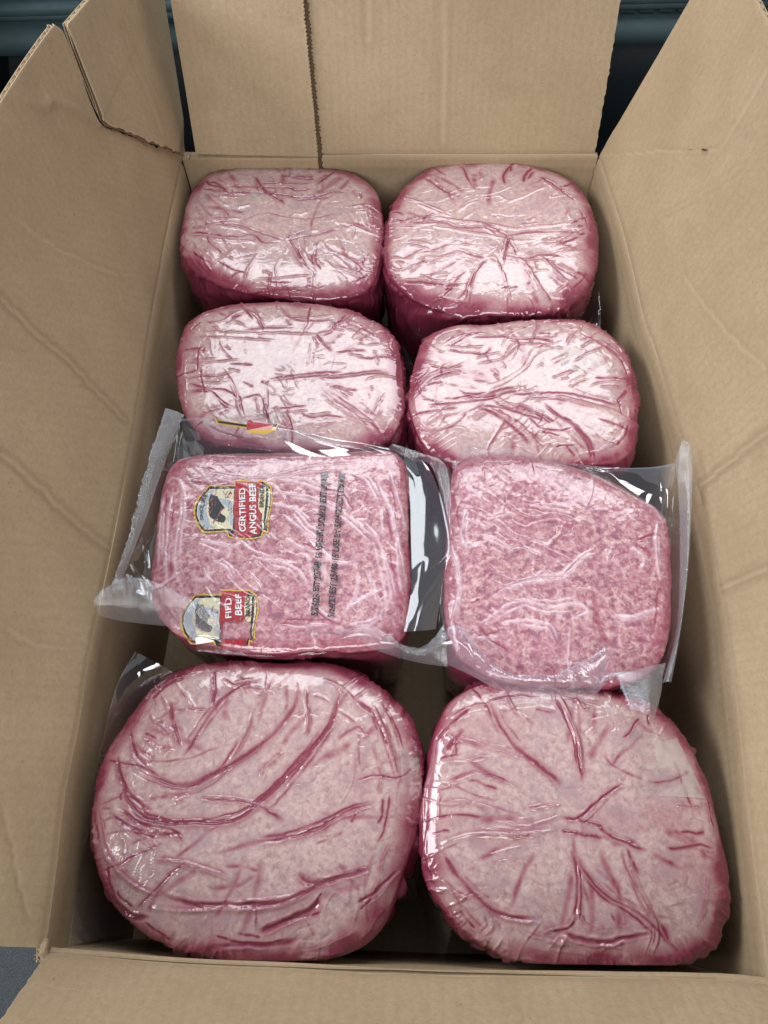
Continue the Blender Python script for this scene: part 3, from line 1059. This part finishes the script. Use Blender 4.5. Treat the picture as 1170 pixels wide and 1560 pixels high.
CF = parse('''r24:350,570 400,540 480,520 560,515 620,460 660,440
r16:300,660 370,610 440,580 520,600 600,590 630,615 570,640
r14:370,650 440,640 520,655 550,700
r16:700,620 760,630 820,610 860,595
r14:270,290 260,380 265,430
r12:310,380 380,410 410,450
r14:760,420 800,450 790,490
r16:300,690 370,690
r16:220,400 245,480 250,560 230,640
r12:330,340 420,320
r12:690,470 700,430
r14:840,330 835,420 850,520
r12:570,640 540,620
r12:460,300 540,310 600,330
g18:300,640 340,690 400,730
f30:650,560 660,640 700,720''', (570, 620), .5128)
CG = parse('''g16:710,130 620,170 560,240 520,310 490,345
r16:690,200 660,290 610,370 560,415 490,440 430,430
g22:800,130 800,200 740,280 680,330 600,380 500,420 420,400 360,370
r18:825,150 830,260 815,285
g26:915,140 905,220 870,290 800,360 740,430 640,510 540,520 450,520 380,500 340,450 320,380
r14:910,250 860,320 800,400 740,470 700,470
g16:540,455 640,460 700,475 745,500 770,520
f26:1015,470 940,490 870,530 780,560 690,575 600,600 560,605
g22:1015,470 940,490 870,530 780,560 690,575
f18:990,255 940,275 910,300
g24:460,190 465,240 490,320
g18:575,100 580,160 575,210
r20:380,290 430,320 480,330
f14:360,340 420,355 500,350 560,330 615,310
g16:290,490 350,530 420,550 490,555
r18:260,570 310,640 380,700 430,720
r18:410,620 480,625 560,645 625,672
r24:400,750 500,760 620,755 720,750 790,730 850,690
g26:1010,640 930,665 850,685 800,655
g24:430,710 520,740 640,740 760,735 840,700 900,690
f40:690,820 760,790 830,760 880,720 1000,680
g30:690,820 760,790 830,760 880,720
r20:930,870 860,880 800,885
g26:280,620 300,720 340,770 400,780
r18:1000,190 1040,280 1060,350 1080,410
r14:1020,180 1060,270 1080,330
f12:970,270 970,380
g20:310,330 330,410 380,470 420,490
r18:255,470 270,560 300,640
g22:340,260 370,340 410,370
r16:470,220 560,225
r14:420,240 460,280 470,320
r18:600,130 630,150 690,140
g16:320,480 380,520 470,545 500,580
r16:300,510 370,560 440,600
f24:560,700 640,690 700,660
g18:400,190 440,150 500,120
r14:640,120 700,180 720,150
r16:870,130 930,160 960,200
g20:960,190 1010,230 1040,300
f16:850,580 900,560 930,545
f20:600,640 660,640 720,660
r16:700,400 730,360 770,330
r16:470,460 520,440
g18:1080,640 1020,700 960,740
g22:560,860 640,850 740,850 820,830
r18:290,700 330,770 370,775''', (0, 960), .5641)
CH = parse('''g20:525,100 560,170 590,240 605,300 620,380
r16:545,100 580,180 605,250 618,340
g20:340,120 370,200 420,270 480,320 540,370 560,400
r18:390,90 410,150 470,210
r16:240,240 300,250 340,275 440,310
r20:195,310 270,315 350,300
r16:220,380 290,350 360,370 430,400
r14:190,440 250,430 340,450 370,480
r26:200,560 240,540 320,525 420,530 540,515
r18:350,490 430,505 500,490 550,475
r16:450,455 500,450 550,445
g16:735,380 690,410 650,440 620,470 590,487 550,480
g16:590,487 650,500 700,535 760,560 810,580
g16:550,520 620,530 680,540
f16:680,290 700,320 750,350 800,370
g18:585,570 600,640 600,720 595,790
g18:595,590 630,650 690,710 760,750 820,790 900,880
r16:725,570 745,640 790,720 840,800 830,900
r14:740,570 770,650 815,740 850,810
g24:195,570 240,640 300,710 380,770 490,780
g22:830,820 760,835 680,850 600,835 550,820
f14:840,770 900,780
r16:500,820 570,800 595,770
g12:1020,570 960,560 890,570 860,565
r16:160,330 150,450 150,560 150,690
g26:270,215 240,250 210,280
r18:320,720 350,800 330,830
r20:370,780 420,790 480,790
r18:440,820 500,840 570,860
r18:520,870 560,830 600,870
r16:200,660 240,700 290,720
r14:600,740 620,800 700,820
f20:640,620 690,660 740,700
g16:180,250 230,200 290,150
r16:230,180 290,150 350,140
r16:600,120 620,160 640,150
r14:680,880 700,860 740,870
r16:220,690 270,760 330,820
g18:850,790 890,860 920,880
f16:700,760 720,790 760,800
f18:320,440 420,470 500,520''', (570, 1000), .5128)

FLAT = 3.4
pack('A', 'ground beef pack in the far left corner, netted with thin red crease lines', OA, CA, MEAT, -.006, -.024, 4.4, seed=2, tilt=(0, -.02))
pack('B', 'oval ground beef pack in the far right corner, forked red crease at its centre', OB, CB_, MEAT, -.004, -.024, 4.0, seed=3, tilt=(0, .015))
pack('C', 'glaring white ground beef pack on the left, behind the pack with printed emblem', OC, CC, MEAT, -.004, -.022, 5.5, seed=4)
pack('D', 'glaring white ground beef pack on the right, crossed by slanting red creases', OD, CD, MEAT, -.004, -.022, 5.5, seed=5)
pack('E', 'squarish ground beef pack with red and black printed emblem and date lines', OE, CE, RAW, .002, -.014, 6.5, raw=True, seed=6, rim_amp=.3, relief=.8, jrim=.7)
pack('F', 'coarse ground beef pack without printing, right of the emblem pack, near film edge frilled', OF, CF, RAW, .001, -.016, 5.2, raw=True, seed=8, rim_amp=.3, jrim=.75)
pack('G', 'rounded ground beef pack in the near left corner with long curved red folds', OG, CG, MEAT, -.004, -.028, 3.5, seed=9)
pack('H', 'ground beef pack in the near right corner, creases radiating, clear whitish tape patch', OH, CH, MEAT, -.004, -.028, 3.7, seed=12)

# ------------------------------------------------------------------ clear stickers on the packs
def sticker(key, quad, name='clear_sticker', z=-.006):
    Q = at_many(quad, z)[:, :2]
    n = 34
    u, v = np.meshgrid(np.linspace(0, 1, n), np.linspace(0, 1, n), indexing='ij')
    u, v = u.ravel()[:, None], v.ravel()[:, None]
    XY = Q[0] * (1-u)*(1-v) + Q[1] * u*(1-v) + Q[2] * u*v + Q[3] * (1-u)*v
    V = conform(key, XY, .0006)
    V[:, 2] = .5 * V[:, 2] + .5 * (V[:, 2].reshape(n, n).mean() if False else V[:, 2])
    m = fbm(XY[:, 0] * 90, XY[:, 1] * 90, 0, 4, 77)
    r_ = np.hypot(u[:, 0] - .55, v[:, 0] - .55)
    milk_sheen = .03 + .42 * sstep(-.05, .30, m + .22 - r_ * .75)
    return new_obj(name, V, grid_faces(n, n)[:, ::-1], STICK, SURF[key][0], True, {'milk_sheen': milk_sheen})

sticker('H', [(957, 1112), (1034, 1122), (1078, 1215), (966, 1212)])
sticker('G', [(606, 1142), (634, 1130), (644, 1188), (612, 1188)])
sticker('A', [(353, 318), (386, 286), (404, 296), (381, 330)])
sticker('D', [(846, 526), (902, 524), (938, 576), (856, 566)])

# ------------------------------------------------------------------ loose film of the two middle packs
def film(name, parent, inner, outer, n=140, m=34, wob=.0016, bulge=.0, mat=FILM, seed=1, zig=0., milk_sheen=None, swell=None):
    """sheet between two polylines of (px, py, z)"""
    I = catmull(np.array([at(*p) for p in inner]), n)
    O = catmull(np.array([at(*p) for p in outer]), n)
    if zig:
        d = O - I
        d /= np.linalg.norm(d, axis=1)[:, None] + 1e-9
        O = O + d * (zig * ((np.arange(n) % 4 < 2) - .5) + rng.normal(0, zig * .35, n))[:, None]
        sr = np.linspace(0, 1, n)
        Lr = np.linalg.norm(np.diff(O, axis=0), axis=1).sum()
        O[:, 2] += .0030 * noise(sr * Lr * 75 + seed, 0, 0, seed + 2) * np.sin(np.pi * sr)
        O[:, :2] += (d[:, :2] * (.0016 * noise(sr * Lr * 90, 3, 0, seed + 3) * np.sin(np.pi * sr))[:, None])
    t = np.linspace(0, 1, m)[None, :, None]
    P = I[:, None] * (1 - t) + O[:, None] * t
    X, Y = P[..., 0], P[..., 1]
    s = np.linspace(0, 1, n)[:, None]
    tt2 = np.linspace(0, 1, m)[None]
    W = fbm(s * 4 + seed, tt2 * 1.1 + seed, 0, 2, seed) * wob * np.sin(np.pi * np.clip(tt2 * .95 + .05, 0, 1)) ** .5
    cr = (1 - np.abs(noise(s * 7 + 1.5 * tt2, tt2 * 1.2, 0, seed + 5)) * 3).clip(0, 1) ** 2 * wob * .35
    W = W + cr * np.sin(np.pi * tt2) + bulge * np.sin(np.pi * tt2)
    P[..., 2] += W
    Vs = P.reshape(-1, 3)
    uv = Vs[:, :2].copy()
    mk = np.zeros(n * m)
    if milk_sheen is not None:
        mk = milk_sheen(s + 0 * tt2, tt2 + 0 * s).ravel()
    return new_obj(name, Vs, grid_faces(n, m), mat, parent, True, {'milk_sheen': mk}, uv)

E_, F_ = SURF['E'][0], SURF['F'][0]
edge_milk = lambda s, t: .30 * sstep(.955, .985, t)
# E left: clear margin then the milky seal folded along it
film('film_margin', E_, [(292, 706, -.006), (266, 735, -.006), (252, 800, -.006), (244, 880, -.006), (250, 930, -.008)],
     [(274, 646, .004), (246, 720, .001), (222, 790, .000), (195, 860, .002), (186, 890, .004)], bulge=-.004, seed=3, wob=.003)
film('seal_strip', E_, [(281, 632, -.003), (272, 650, -.002), (246, 720, .002), (222, 790, .007), (195, 860, .013), (184, 892, .016)],
     [(252, 622, .003), (243, 650, .004), (222, 720, .008), (203, 790, .013), (182, 860, .019), (171, 888, .022)], m=20, bulge=.0015, mat=SEAL, seed=4, wob=.0012, zig=.0006,
     milk_sheen=lambda s, t: .12 + .25 * sstep(.9, 1, t))
# E top: film lying over the pack behind
top_film = film('film_margin', E_, [(282, 712, -.004), (330, 704, -.003), (450, 704, -.002), (560, 699, -.003), (604, 708, -.006)],
     [(276, 638, .008), (330, 637, .010), (420, 650, .010), (500, 666, .008), (592, 682, .003)], bulge=.0015, seed=5, wob=.0022, milk_sheen=lambda s, t: .05 + .25 * sstep(.93, 1, t))
# E right: wide clear margin pinched against the neighbour
film('film_margin', E_, [(600, 700, -.007), (622, 745, -.006), (626, 820, -.001), (626, 900, .003), (615, 962, .006)],
     [(592, 682, -.003), (652, 712, -.003), (684, 815, .006), (674, 890, .011), (664, 958, .017)], n=180, m=50, bulge=-.0016, seed=6, wob=.0012, milk_sheen=lambda s, t: .07 + 0 * s)  # even pale veil paints a bluish reflection over the dark gap
film('film_margin', E_, [(592, 682, -.0025), (625, 700, -.0025), (660, 715, -.002), (684, 815, .0065)],
     [(600, 676, .002), (640, 690, .003), (680, 712, .004), (690, 815, .009)], n=90, m=12, bulge=.001, seed=7, wob=.001, mat=SEAL)
# E near-left mouth of the pouch, embossed seal curling up
film('seal_strip', E_, [(152, 938, .004), (182, 946, .003), (232, 952, .002), (300, 960, .004), (345, 985, .004)],
     [(146, 908, .018), (170, 888, .024), (205, 878, .027), (255, 896, .025), (330, 935, .018)], n=220, m=34, bulge=.006, mat=SEAL, seed=8, wob=.002, zig=.0010,
     milk_sheen=lambda s, t: .04 + .35 * sstep(.955, .99, t))
# E near edge: film turned over the printed side, then the trimmed strip at the right
film('film_margin', E_, [(300, 962, -.001), (380, 968, .001), (450, 962, .001), (540, 958, .001), (600, 962, -.002)],
     [(300, 992, -.006), (380, 1000, -.010), (450, 1000, -.011), (530, 992, -.008), (600, 990, -.006)], bulge=.003, seed=9, wob=.002)
film('seal_strip', E_, [(556, 984, .004), (600, 1000, .003), (640, 1010, .002), (682, 1016, .001)],
     [(538, 950, .016), (575, 958, .018), (612, 982, .015), (640, 984, .012), (660, 972, .013), (676, 952, .017)], n=220, m=30, bulge=.004, mat=SEAL, seed=10, wob=.0018, zig=.0010,
     milk_sheen=lambda s, t: .03 + .4 * sstep(.94, .99, t))
# F top
film('film_margin', F_, [(686, 745, -.006), (700, 716, -.005), (760, 705, -.004), (840, 714, -.004), (910, 737, -.005), (965, 768, -.006), (1005, 795, -.006)],
     [(690, 706, .010), (712, 680, .014), (760, 682, .014), (850, 703, .010), (930, 712, .008), (990, 712, .010), (1026, 706, .014)], n=180, bulge=.004, seed=11, wob=.0026, milk_sheen=lambda s, t: .05 + .25 * sstep(.94, 1, t))
# F right: margin and seal standing against the wall
film('film_margin', F_, [(1004, 790, -.006), (1016, 830, -.008), (1019, 900, -.008), (1016, 975, -.009), (998, 1020, -.010)],
     [(1028, 700, .012), (1034, 760, .008), (1036, 860, .006), (1030, 960, .004), (1012, 1030, .003)], bulge=-.003, seed=12, wob=.003, n=160)
film('seal_strip', F_, [(1028, 700, .014), (1034, 760, .009), (1036, 860, .006), (1030, 960, .004), (1010, 1040, .003)],
     [(1040, 668, .022), (1054, 690, .020), (1053, 790, .015), (1047, 880, .011), (1034, 980, .006), (1022, 1040, .003)], m=20, bulge=.003, mat=SEAL, seed=13, wob=.0014,
     milk_sheen=lambda s, t: .12 + .2 * sstep(.9, 1, t))
# F left edge fold against E's margin
film('film_margin', F_, [(690, 735, -.002), (684, 780, -.002), (681, 840, -.001), (680, 900, -.002), (684, 965, -.004)],
     [(682, 705, .011), (676, 760, .004), (686, 820, .010), (672, 900, .004), (668, 960, .003)], bulge=.002, seed=14, wob=.0014, m=16)
# F near edge: frilled trim
film('seal_strip', F_, [(672, 1008, .000), (712, 1026, -.004), (760, 1050, -.006), (830, 1062, -.007), (900, 1058, -.006), (918, 1048, -.004)],
     [(674, 965, .010), (690, 953, .016), (712, 962, .017), (745, 1008, .010), (790, 1028, .007), (845, 1026, .007), (890, 1008, .014), (922, 985, .018)], n=320, m=30, bulge=.005, seed=15, wob=.0022, zig=.0010,
     mat=FILM, milk_sheen=lambda s, t: .14 + .5 * sstep(.955, .99, t))
film('seal_strip', F_, [(922, 985, .018), (930, 1000, .010), (920, 1030, .006), (914, 1042, .004)],
     [(900, 1058, -.005), (908, 1056, -.004), (914, 1050, .0), (916, 1044, .003)], n=60, m=16, bulge=.001, seed=17, wob=.0006, zig=.0008, milk_sheen=lambda s, t: .06 + 0 * s)
film('seal_strip', F_, [(1014, 1010, .004), (1010, 1030, .006), (1006, 1060, .006), (996, 1098, .004)],
     [(914, 1040, .006), (930, 1026, .011), (946, 1040, .010), (960, 1080, .005)], n=140, m=60, bulge=.006, mat=SEAL, seed=16, wob=.0022, zig=.0010,
     milk_sheen=lambda s, t: .14 + .5 * sstep(.95, .985, t))
# G: loose film standing along the left wall, H: loose film between the near packs
G_, H_ = SURF['G'][0], SURF['H'][0]
film('loose_film', G_, [(270, 1028, -.016), (222, 1068, -.024), (170, 1140, -.034), (146, 1240, -.040), (152, 1330, -.045), (200, 1420, -.055)],
     [(206, 993, -.002), (176, 1050, -.002), (150, 1160, -.010), (132, 1260, -.016), (116, 1360, -.022), (104, 1441, -.026)], bulge=.004, seed=27, wob=.0012, milk_sheen=lambda s, t: .25 * sstep(.97, .995, t))
film('loose_film', H_, [(640, 1170, -.030), (638, 1240, -.035), (646, 1320, -.045), (690, 1410, -.055)],
     [(634, 1190, -.045), (632, 1260, -.060), (634, 1350, -.070), (672, 1475, -.075)], bulge=.003, seed=19, wob=.003, m=20)
film('loose_film', SURF['B'][0], [(700, 497, -.070), (800, 500, -.070), (890, 470, -.060), (906, 440, -.050)],
     [(620, 515, -.060), (760, 530, -.060), (900, 520, -.055), (916, 450, -.045)], bulge=.003, seed=20, wob=.003, m=20)
film('loose_film', SURF['D'][0], [(632, 560, -.030), (628, 590, -.030), (624, 650, -.030)], [(612, 520, -.045), (618, 590, -.045), (622, 660, -.04)], seed=21, wob=.002, m=14)

# ------------------------------------------------------------------ print on the emblem pack
INK = {k_: plain('ink_' + k_, c_, .35, .4, 1., .92 if k_ in ('black', 'red') else .86) for k_, c_ in dict(gold=(.62, .40, .045), black=(.012, .012, .016), cream=(.66, .62, .42), red=(.36, .018, .030), grey=(.36, .42, .48), white=(.78, .76, .76)).items()}

def inside(P, poly):
    poly = np.asarray(poly, float)
    x, y = P[:, 0], P[:, 1]
    r_ = np.zeros(len(P), bool)
    j = len(poly) - 1
    for i in range(len(poly)):
        xi, yi, xj, yj = *poly[i], *poly[j]
        c_ = ((yi > y) != (yj > y)) & (x < (xj - xi) * (y - yi) / (yj - yi + 1e-12) + xi)
        r_ ^= c_
        j = i
    return r_

SHAPES = [
    ('gold', [(250, 216), (455, 212), (466, 174), (688, 176), (750, 226), (756, 330), (732, 440), (724, 598), (684, 585), (672, 632), (560, 642), (480, 640), (408, 618), (396, 582), (203, 590), (154, 520), (130, 445), (138, 365), (175, 300)]),
    ('black', [(253, 226), (462, 222), (476, 186), (684, 188), (740, 234), (744, 330), (722, 440), (714, 580), (676, 570), (664, 622), (560, 632), (480, 630), (418, 610), (408, 572), (212, 578), (166, 510), (144, 440), (150, 370), (186, 308)]),
    ('cream', [(256, 246), (452, 244), (446, 556), (222, 560), (180, 500), (158, 438), (164, 376), (198, 318)]),
    ('grey', [(262, 256), (300, 250), (250, 330), (236, 420), (262, 520), (300, 552), (224, 552), (186, 496), (164, 438), (170, 380), (202, 322)]),
    ('grey', [(300, 300), (440, 340), (446, 520), (425, 530), (425, 400), (350, 350)]),
    ('black', [(268, 280), (296, 296), (322, 294), (328, 314), (346, 344), (384, 392), (362, 404), (350, 436), (386, 456), (390, 478), (372, 506), (336, 504), (300, 490), (272, 470), (256, 446), (264, 400), (254, 330), (262, 310)]),
    ('grey', [(405, 455), (420, 460), (412, 500), (398, 490)]),
    ('cream', [(645, 232), (704, 236), (702, 330), (694, 440), (690, 566), (674, 560), (674, 440), (640, 410)]),
    ('black', [(704, 238), (724, 240), (722, 330), (704, 440), (706, 566), (690, 566), (688, 440), (702, 330)]),
    ('cream', [(726, 240), (738, 250), (738, 330), (716, 440), (708, 560), (704, 560), (706, 440), (722, 330)]),
    ('red', [(466, 184), (680, 190), (672, 230), (648, 240), (644, 300), (646, 400), (668, 440), (656, 600), (560, 626), (440, 618), (462, 560), (450, 380)]),
]
em_off = (270, 700)
em_sc = 1 / 5.2

def emblem(shift, clip=None, name='printed_emblem'):
    step = 3.2
    xs, ys = np.arange(126, 760, step), np.arange(170, 648, step)
    gx, gy = np.meshgrid(xs, ys, indexing='ij')
    C_ = np.stack([gx.ravel() + step / 2, gy.ravel() + step / 2], 1)
    mi = np.full(len(C_), -1)
    names = list(INK)
    for k_, poly in SHAPES:
        mi[inside(C_, poly)] = names.index(k_)
    # scuffs where the film has been stretched and the print broke
    br = fbm(C_[:, 0] * .02 + C_[:, 1] * .012, C_[:, 1] * .005 - C_[:, 0] * .006, shift[0], 3, 91)
    mi[(np.abs(br) < .045)] = -1
    ok = mi >= 0
    if clip is not None:
        ok &= clip(C_)
    vid = {}
    V, Fc, M = [], [], []
    nx, ny = len(xs), len(ys)
    for t_ in np.nonzero(ok)[0]:
        i, j = divmod(t_, ny)
        q = []
        for a, b in ((i, j), (i + 1, j), (i + 1, j + 1), (i, j + 1)):
            if (a, b) not in vid:
                vid[(a, b)] = len(V)
                V.append((xs[0] + a * step, ys[0] + b * step))
            q.append(vid[(a, b)])
        Fc.append(q)
        M.append(mi[t_])
    V = np.array(V)
    V = V + 7. * np.stack([fbm(V[:, 0] * .012, V[:, 1] * .012, 1, 2, 93), fbm(V[:, 0] * .012, V[:, 1] * .012, 4, 2, 94)], 1) + np.array(shift)
    px = V * em_sc + np.array(em_off)
    XY = at_many(px, .001)[:, :2]
    W_ = conform('E', XY, .0009)
    o = new_obj(name, W_, Fc, list(INK.values()), E_, True)
    o.data.polygons.foreach_set('material_index', np.array(M, np.int32))
    o.data.update()
    return o

def text_mesh(s, bold=.02):
    cu = bpy.data.curves.new('text_source', 'FONT')
    cu.body = s
    cu.size = 1.
    cu.offset = bold
    cu.resolution_u = 3
    ob = bpy.data.objects.new('text_source', cu)
    COL.objects.link(ob)
    dg = bpy.context.evaluated_depsgraph_get()
    me = bpy.data.meshes.new_from_object(ob.evaluated_get(dg))
    bm = bmesh.new()
    bm.from_mesh(me)
    bmesh.ops.triangulate(bm, faces=bm.faces)
    bmesh.ops.subdivide_edges(bm, edges=bm.edges, cuts=1)
    V = np.array([v.co[:2] for v in bm.verts])
    Fc = [[v.index for v in f.verts] for f in bm.faces]
    bm.free()
    bpy.data.objects.remove(ob)
    bpy.data.curves.remove(cu)
    bpy.data.meshes.remove(me)
    return V, Fc

def lettering(s, p0, p1, height, mat, key='E', name='lettering', bold=.02, arc=0., parent=None, lift=.0015, drop=0.):
    """text from pixel p0 to p1 along its baseline; glyph tops to the left of the direction of travel"""
    V, Fc = text_mesh(s, bold)
    V = V - np.array([V[:, 0].min(), 0])
    W_ = V[:, 0].max()
    p0, p1 = np.array(p0, float), np.array(p1, float)
    d = p1 - p0
    L = np.linalg.norm(d)
    d /= L
    up = np.array([d[1], -d[0]])
    u = V[:, 0] / W_
    px = p0 + np.outer(u * L, d) + np.outer(V[:, 1] / .72 * height + arc * 4 * u * (1 - u), up)
    px = px + 1.5 * np.stack([fbm(px[:, 0] * .07, px[:, 1] * .07, 1, 2, 93), fbm(px[:, 0] * .07, px[:, 1] * .07, 4, 2, 94)], 1)
    XY = at_many(px, .001)[:, :2]
    P = conform(key, XY, lift)
    fcn = np.array([px[f].mean(0) for f in Fc])
    br = fbm(fcn[:, 0] * .10 + fcn[:, 1] * .06, fcn[:, 1] * .03 - fcn[:, 0] * .03, 2, 3, 95)
    Fc = [f for f, b_ in zip(Fc, br) if abs(b_) > .014]
    return new_obj(name, P, Fc, mat, parent or SURF[key][0], False)

e1 = emblem((0, 0))
sh = (-110, 862)
e2 = emblem(sh, lambda C_: (C_[:, 1] < 610) & ~((C_[:, 1] > 430) & (C_[:, 0] > 470) & (C_[:, 0] < 690) & (C_[:, 1] < 560)))
def ep(x, y, s=(0, 0)): return ((x + s[0]) * em_sc + em_off[0], (y + s[1]) * em_sc + em_off[1])
lettering('CERTIFIED', ep(545, 585), ep(540, 245), 9.5, INK['white'], name='emblem_lettering')
lettering('ANGUS BEEF', ep(628, 605), ep(622, 212), 10.0, INK['white'], name='emblem_lettering')
lettering('BRAND', ep(692, 388), ep(690, 232), 6.8, INK['black'], name='emblem_lettering')
lettering('SINCE 1978', ep(214, 492), ep(242, 288), 5.6, INK['black'], name='emblem_lettering', arc=3.2)
lettering('FIED', ep(545, 400, sh), ep(540, 245, sh), 9.5, INK['white'], name='emblem_lettering')
lettering('BEEF', ep(628, 378, sh), ep(622, 212, sh), 10.0, INK['white'], name='emblem_lettering')
lettering('BRAND', ep(692, 388, sh), ep(690, 232, sh), 6.8, INK['black'], name='emblem_lettering')
DOT = plain('ink_date', (.018, .014, .022), .5, .3, 1.)
lettering('5/24/23 EST 2574B 15 USE BY 5/24/23 EST 2574B', (484, 940), (500, 722), 10., DOT, name='date_lettering', bold=.032)
lettering('5/24/23 EST 2574B 15 USE BY 5/24/23 EST 2574B', (509, 942), (526, 724), 10., DOT, name='date_lettering', bold=.032)

# emblem fragment printed on the film margin behind
def flat_print(polys, zf, parent, name, on_):
    V, Fc, M = [], [], []
    for k_, poly in polys:
        b = len(V)
        lay = .0004 * len(Fc)
        V += [at(p[0], p[1], zf + lay) for p in poly]
        Fc.append(list(range(b, b + len(poly))))
        M.append(list(INK).index(k_))
    V = np.array(V)
    fv = np.array([v.co for v in on_.data.vertices])
    for i_, p_ in enumerate(V):
        V[i_, 2] = fv[np.argmin(((fv[:, :2] - p_[:2]) ** 2).sum(1)), 2] + .0012 + (p_[2] - zf)
    o = new_obj(name, V, Fc, list(INK.values()), parent, False)
    o.data.polygons.foreach_set('material_index', np.array(M, np.int32))
    o.data.update()
flat_print([('gold', [(326, 636), (331, 640), (376, 647), (376, 653), (330, 645)]),
            ('black', [(329, 638), (333, 641), (376, 648), (376, 651), (333, 644)]),
            ('red', [(376, 644), (381, 641), (387, 645), (393, 642), (399, 646), (406, 644), (412, 648), (416, 649), (414, 655), (376, 655)]),
            ('gold', [(376, 655), (414, 655), (424, 648), (420, 657), (404, 661), (378, 658)]),
            ('black', [(416, 648), (423, 647), (421, 651), (415, 652)])], .010, E_, 'printed_emblem', top_film)

# ------------------------------------------------------------------ the car seat behind and below
seat = thing('car_seat', 'dark teal leather car seat with stitched piping, behind and under the box', 'car seat')
def roll(name, y, z, ry, rz, mat, x0=-.75, x1=.75, n=60, k_=20, parent=seat, seed=1):
    u = np.linspace(0, 1, n)
    a = np.linspace(0, 2 * math.pi, k_, endpoint=False)
    V = []
    for q in u:
        x = x0 + (x1 - x0) * q
        wv = .002 * noise(q * 9, seed, 0, seed)
        e = min(1, min(q, 1 - q) * 30) ** .5
        for b in a:
            V.append((x, y + ry * e * np.sign(math.cos(b)) * abs(math.cos(b)) ** .7 + wv, z + rz * e * np.sign(math.sin(b)) * abs(math.sin(b)) ** .7))
    f = [[i * k_ + j, i * k_ + (j + 1) % k_, (i + 1) * k_ + (j + 1) % k_, (i + 1) * k_ + j] for i in range(n - 1) for j in range(k_)]
    return new_obj(name, np.array(V), f, mat, parent)
YS = .85
def zs(py): return on_plane(1000, py, np.array([0, YS, 0]), np.array([0, 1., 0]))[2]
roll('backrest', YS + .10, zs(48) - .005, .10, abs(zs(22) - zs(90)) * .5, TEAL, seed=3)
roll('piping', YS + .02, zs(16), .012, .0055, TEAL, seed=4)
roll('piping', YS + .02, zs(4), .014, .007, TEAL, seed=5)
roll('headboard', YS + .12, zs(-60), .10, .050, TEAL, seed=6)
roll('gap_shade_panel', YS + .16, zs(90) - .11, .10, .12, DARK, seed=7)  # dark panel stands in for the shadowed gap below the backrest
for i in range(60):
    x = -.6 + i * .02
    V = np.array([(x - .007, YS + .005, zs(22.5) - .001), (x + .007, YS + .004, zs(22.5) - .001), (x + .007, YS + .003, zs(22.5) + .001), (x - .007, YS + .004, zs(22.5) + .001)])
    V = np.vstack([V, V + np.array([0, .012, 0])])
    if -.35 < x < .45:
        new_obj('stitch', V, [[0, 1, 2, 3], [7, 6, 5, 4], [0, 4, 5, 1], [1, 5, 6, 2], [2, 6, 7, 3], [3, 7, 4, 0]], THREAD, seat, False)
# seat cushion that carries the box
zc = ZB - TH - .0012
n, m = 90, 90
gx, gy = np.meshgrid(np.linspace(-1.0, 1.0, n), np.linspace(-.5, 1.1, m), indexing='ij')
out = np.maximum(np.maximum(np.abs(gx) - .30, 0), np.maximum(-.08 - gy, 0))
zc_g = zc - .0 + .004 * fbm(gx * 5, gy * 5, 0, 3, 5) * np.clip(out * 20, 0, 1) - .12 * np.clip(out - .25, 0, 1)
Vs, fs = solid_grid(np.stack([gx, gy, zc_g], -1), np.array([0, 0, -.06]))
new_obj('seat_cushion', Vs, fs, NAVY, seat)
# dark door trim at the far left
door = thing('door_trim', 'near black car door trim at the upper left, behind the torn flap', 'car trim')
n, m = 40, 60
gy, gz = np.meshgrid(np.linspace(.35, 1.0, n), np.linspace(-.15, .28, m), indexing='ij')
gxx = -.46 + .03 * np.sin(gz * 14) + .012 * np.sin(gy * 9) + .02 * sstep(.10, .14, gz)
Vs, fs = solid_grid(np.stack([gxx, gy, gz], -1), np.array([-.03, 0, 0]))
new_obj('trim_panel', Vs, fs, DARK, door)
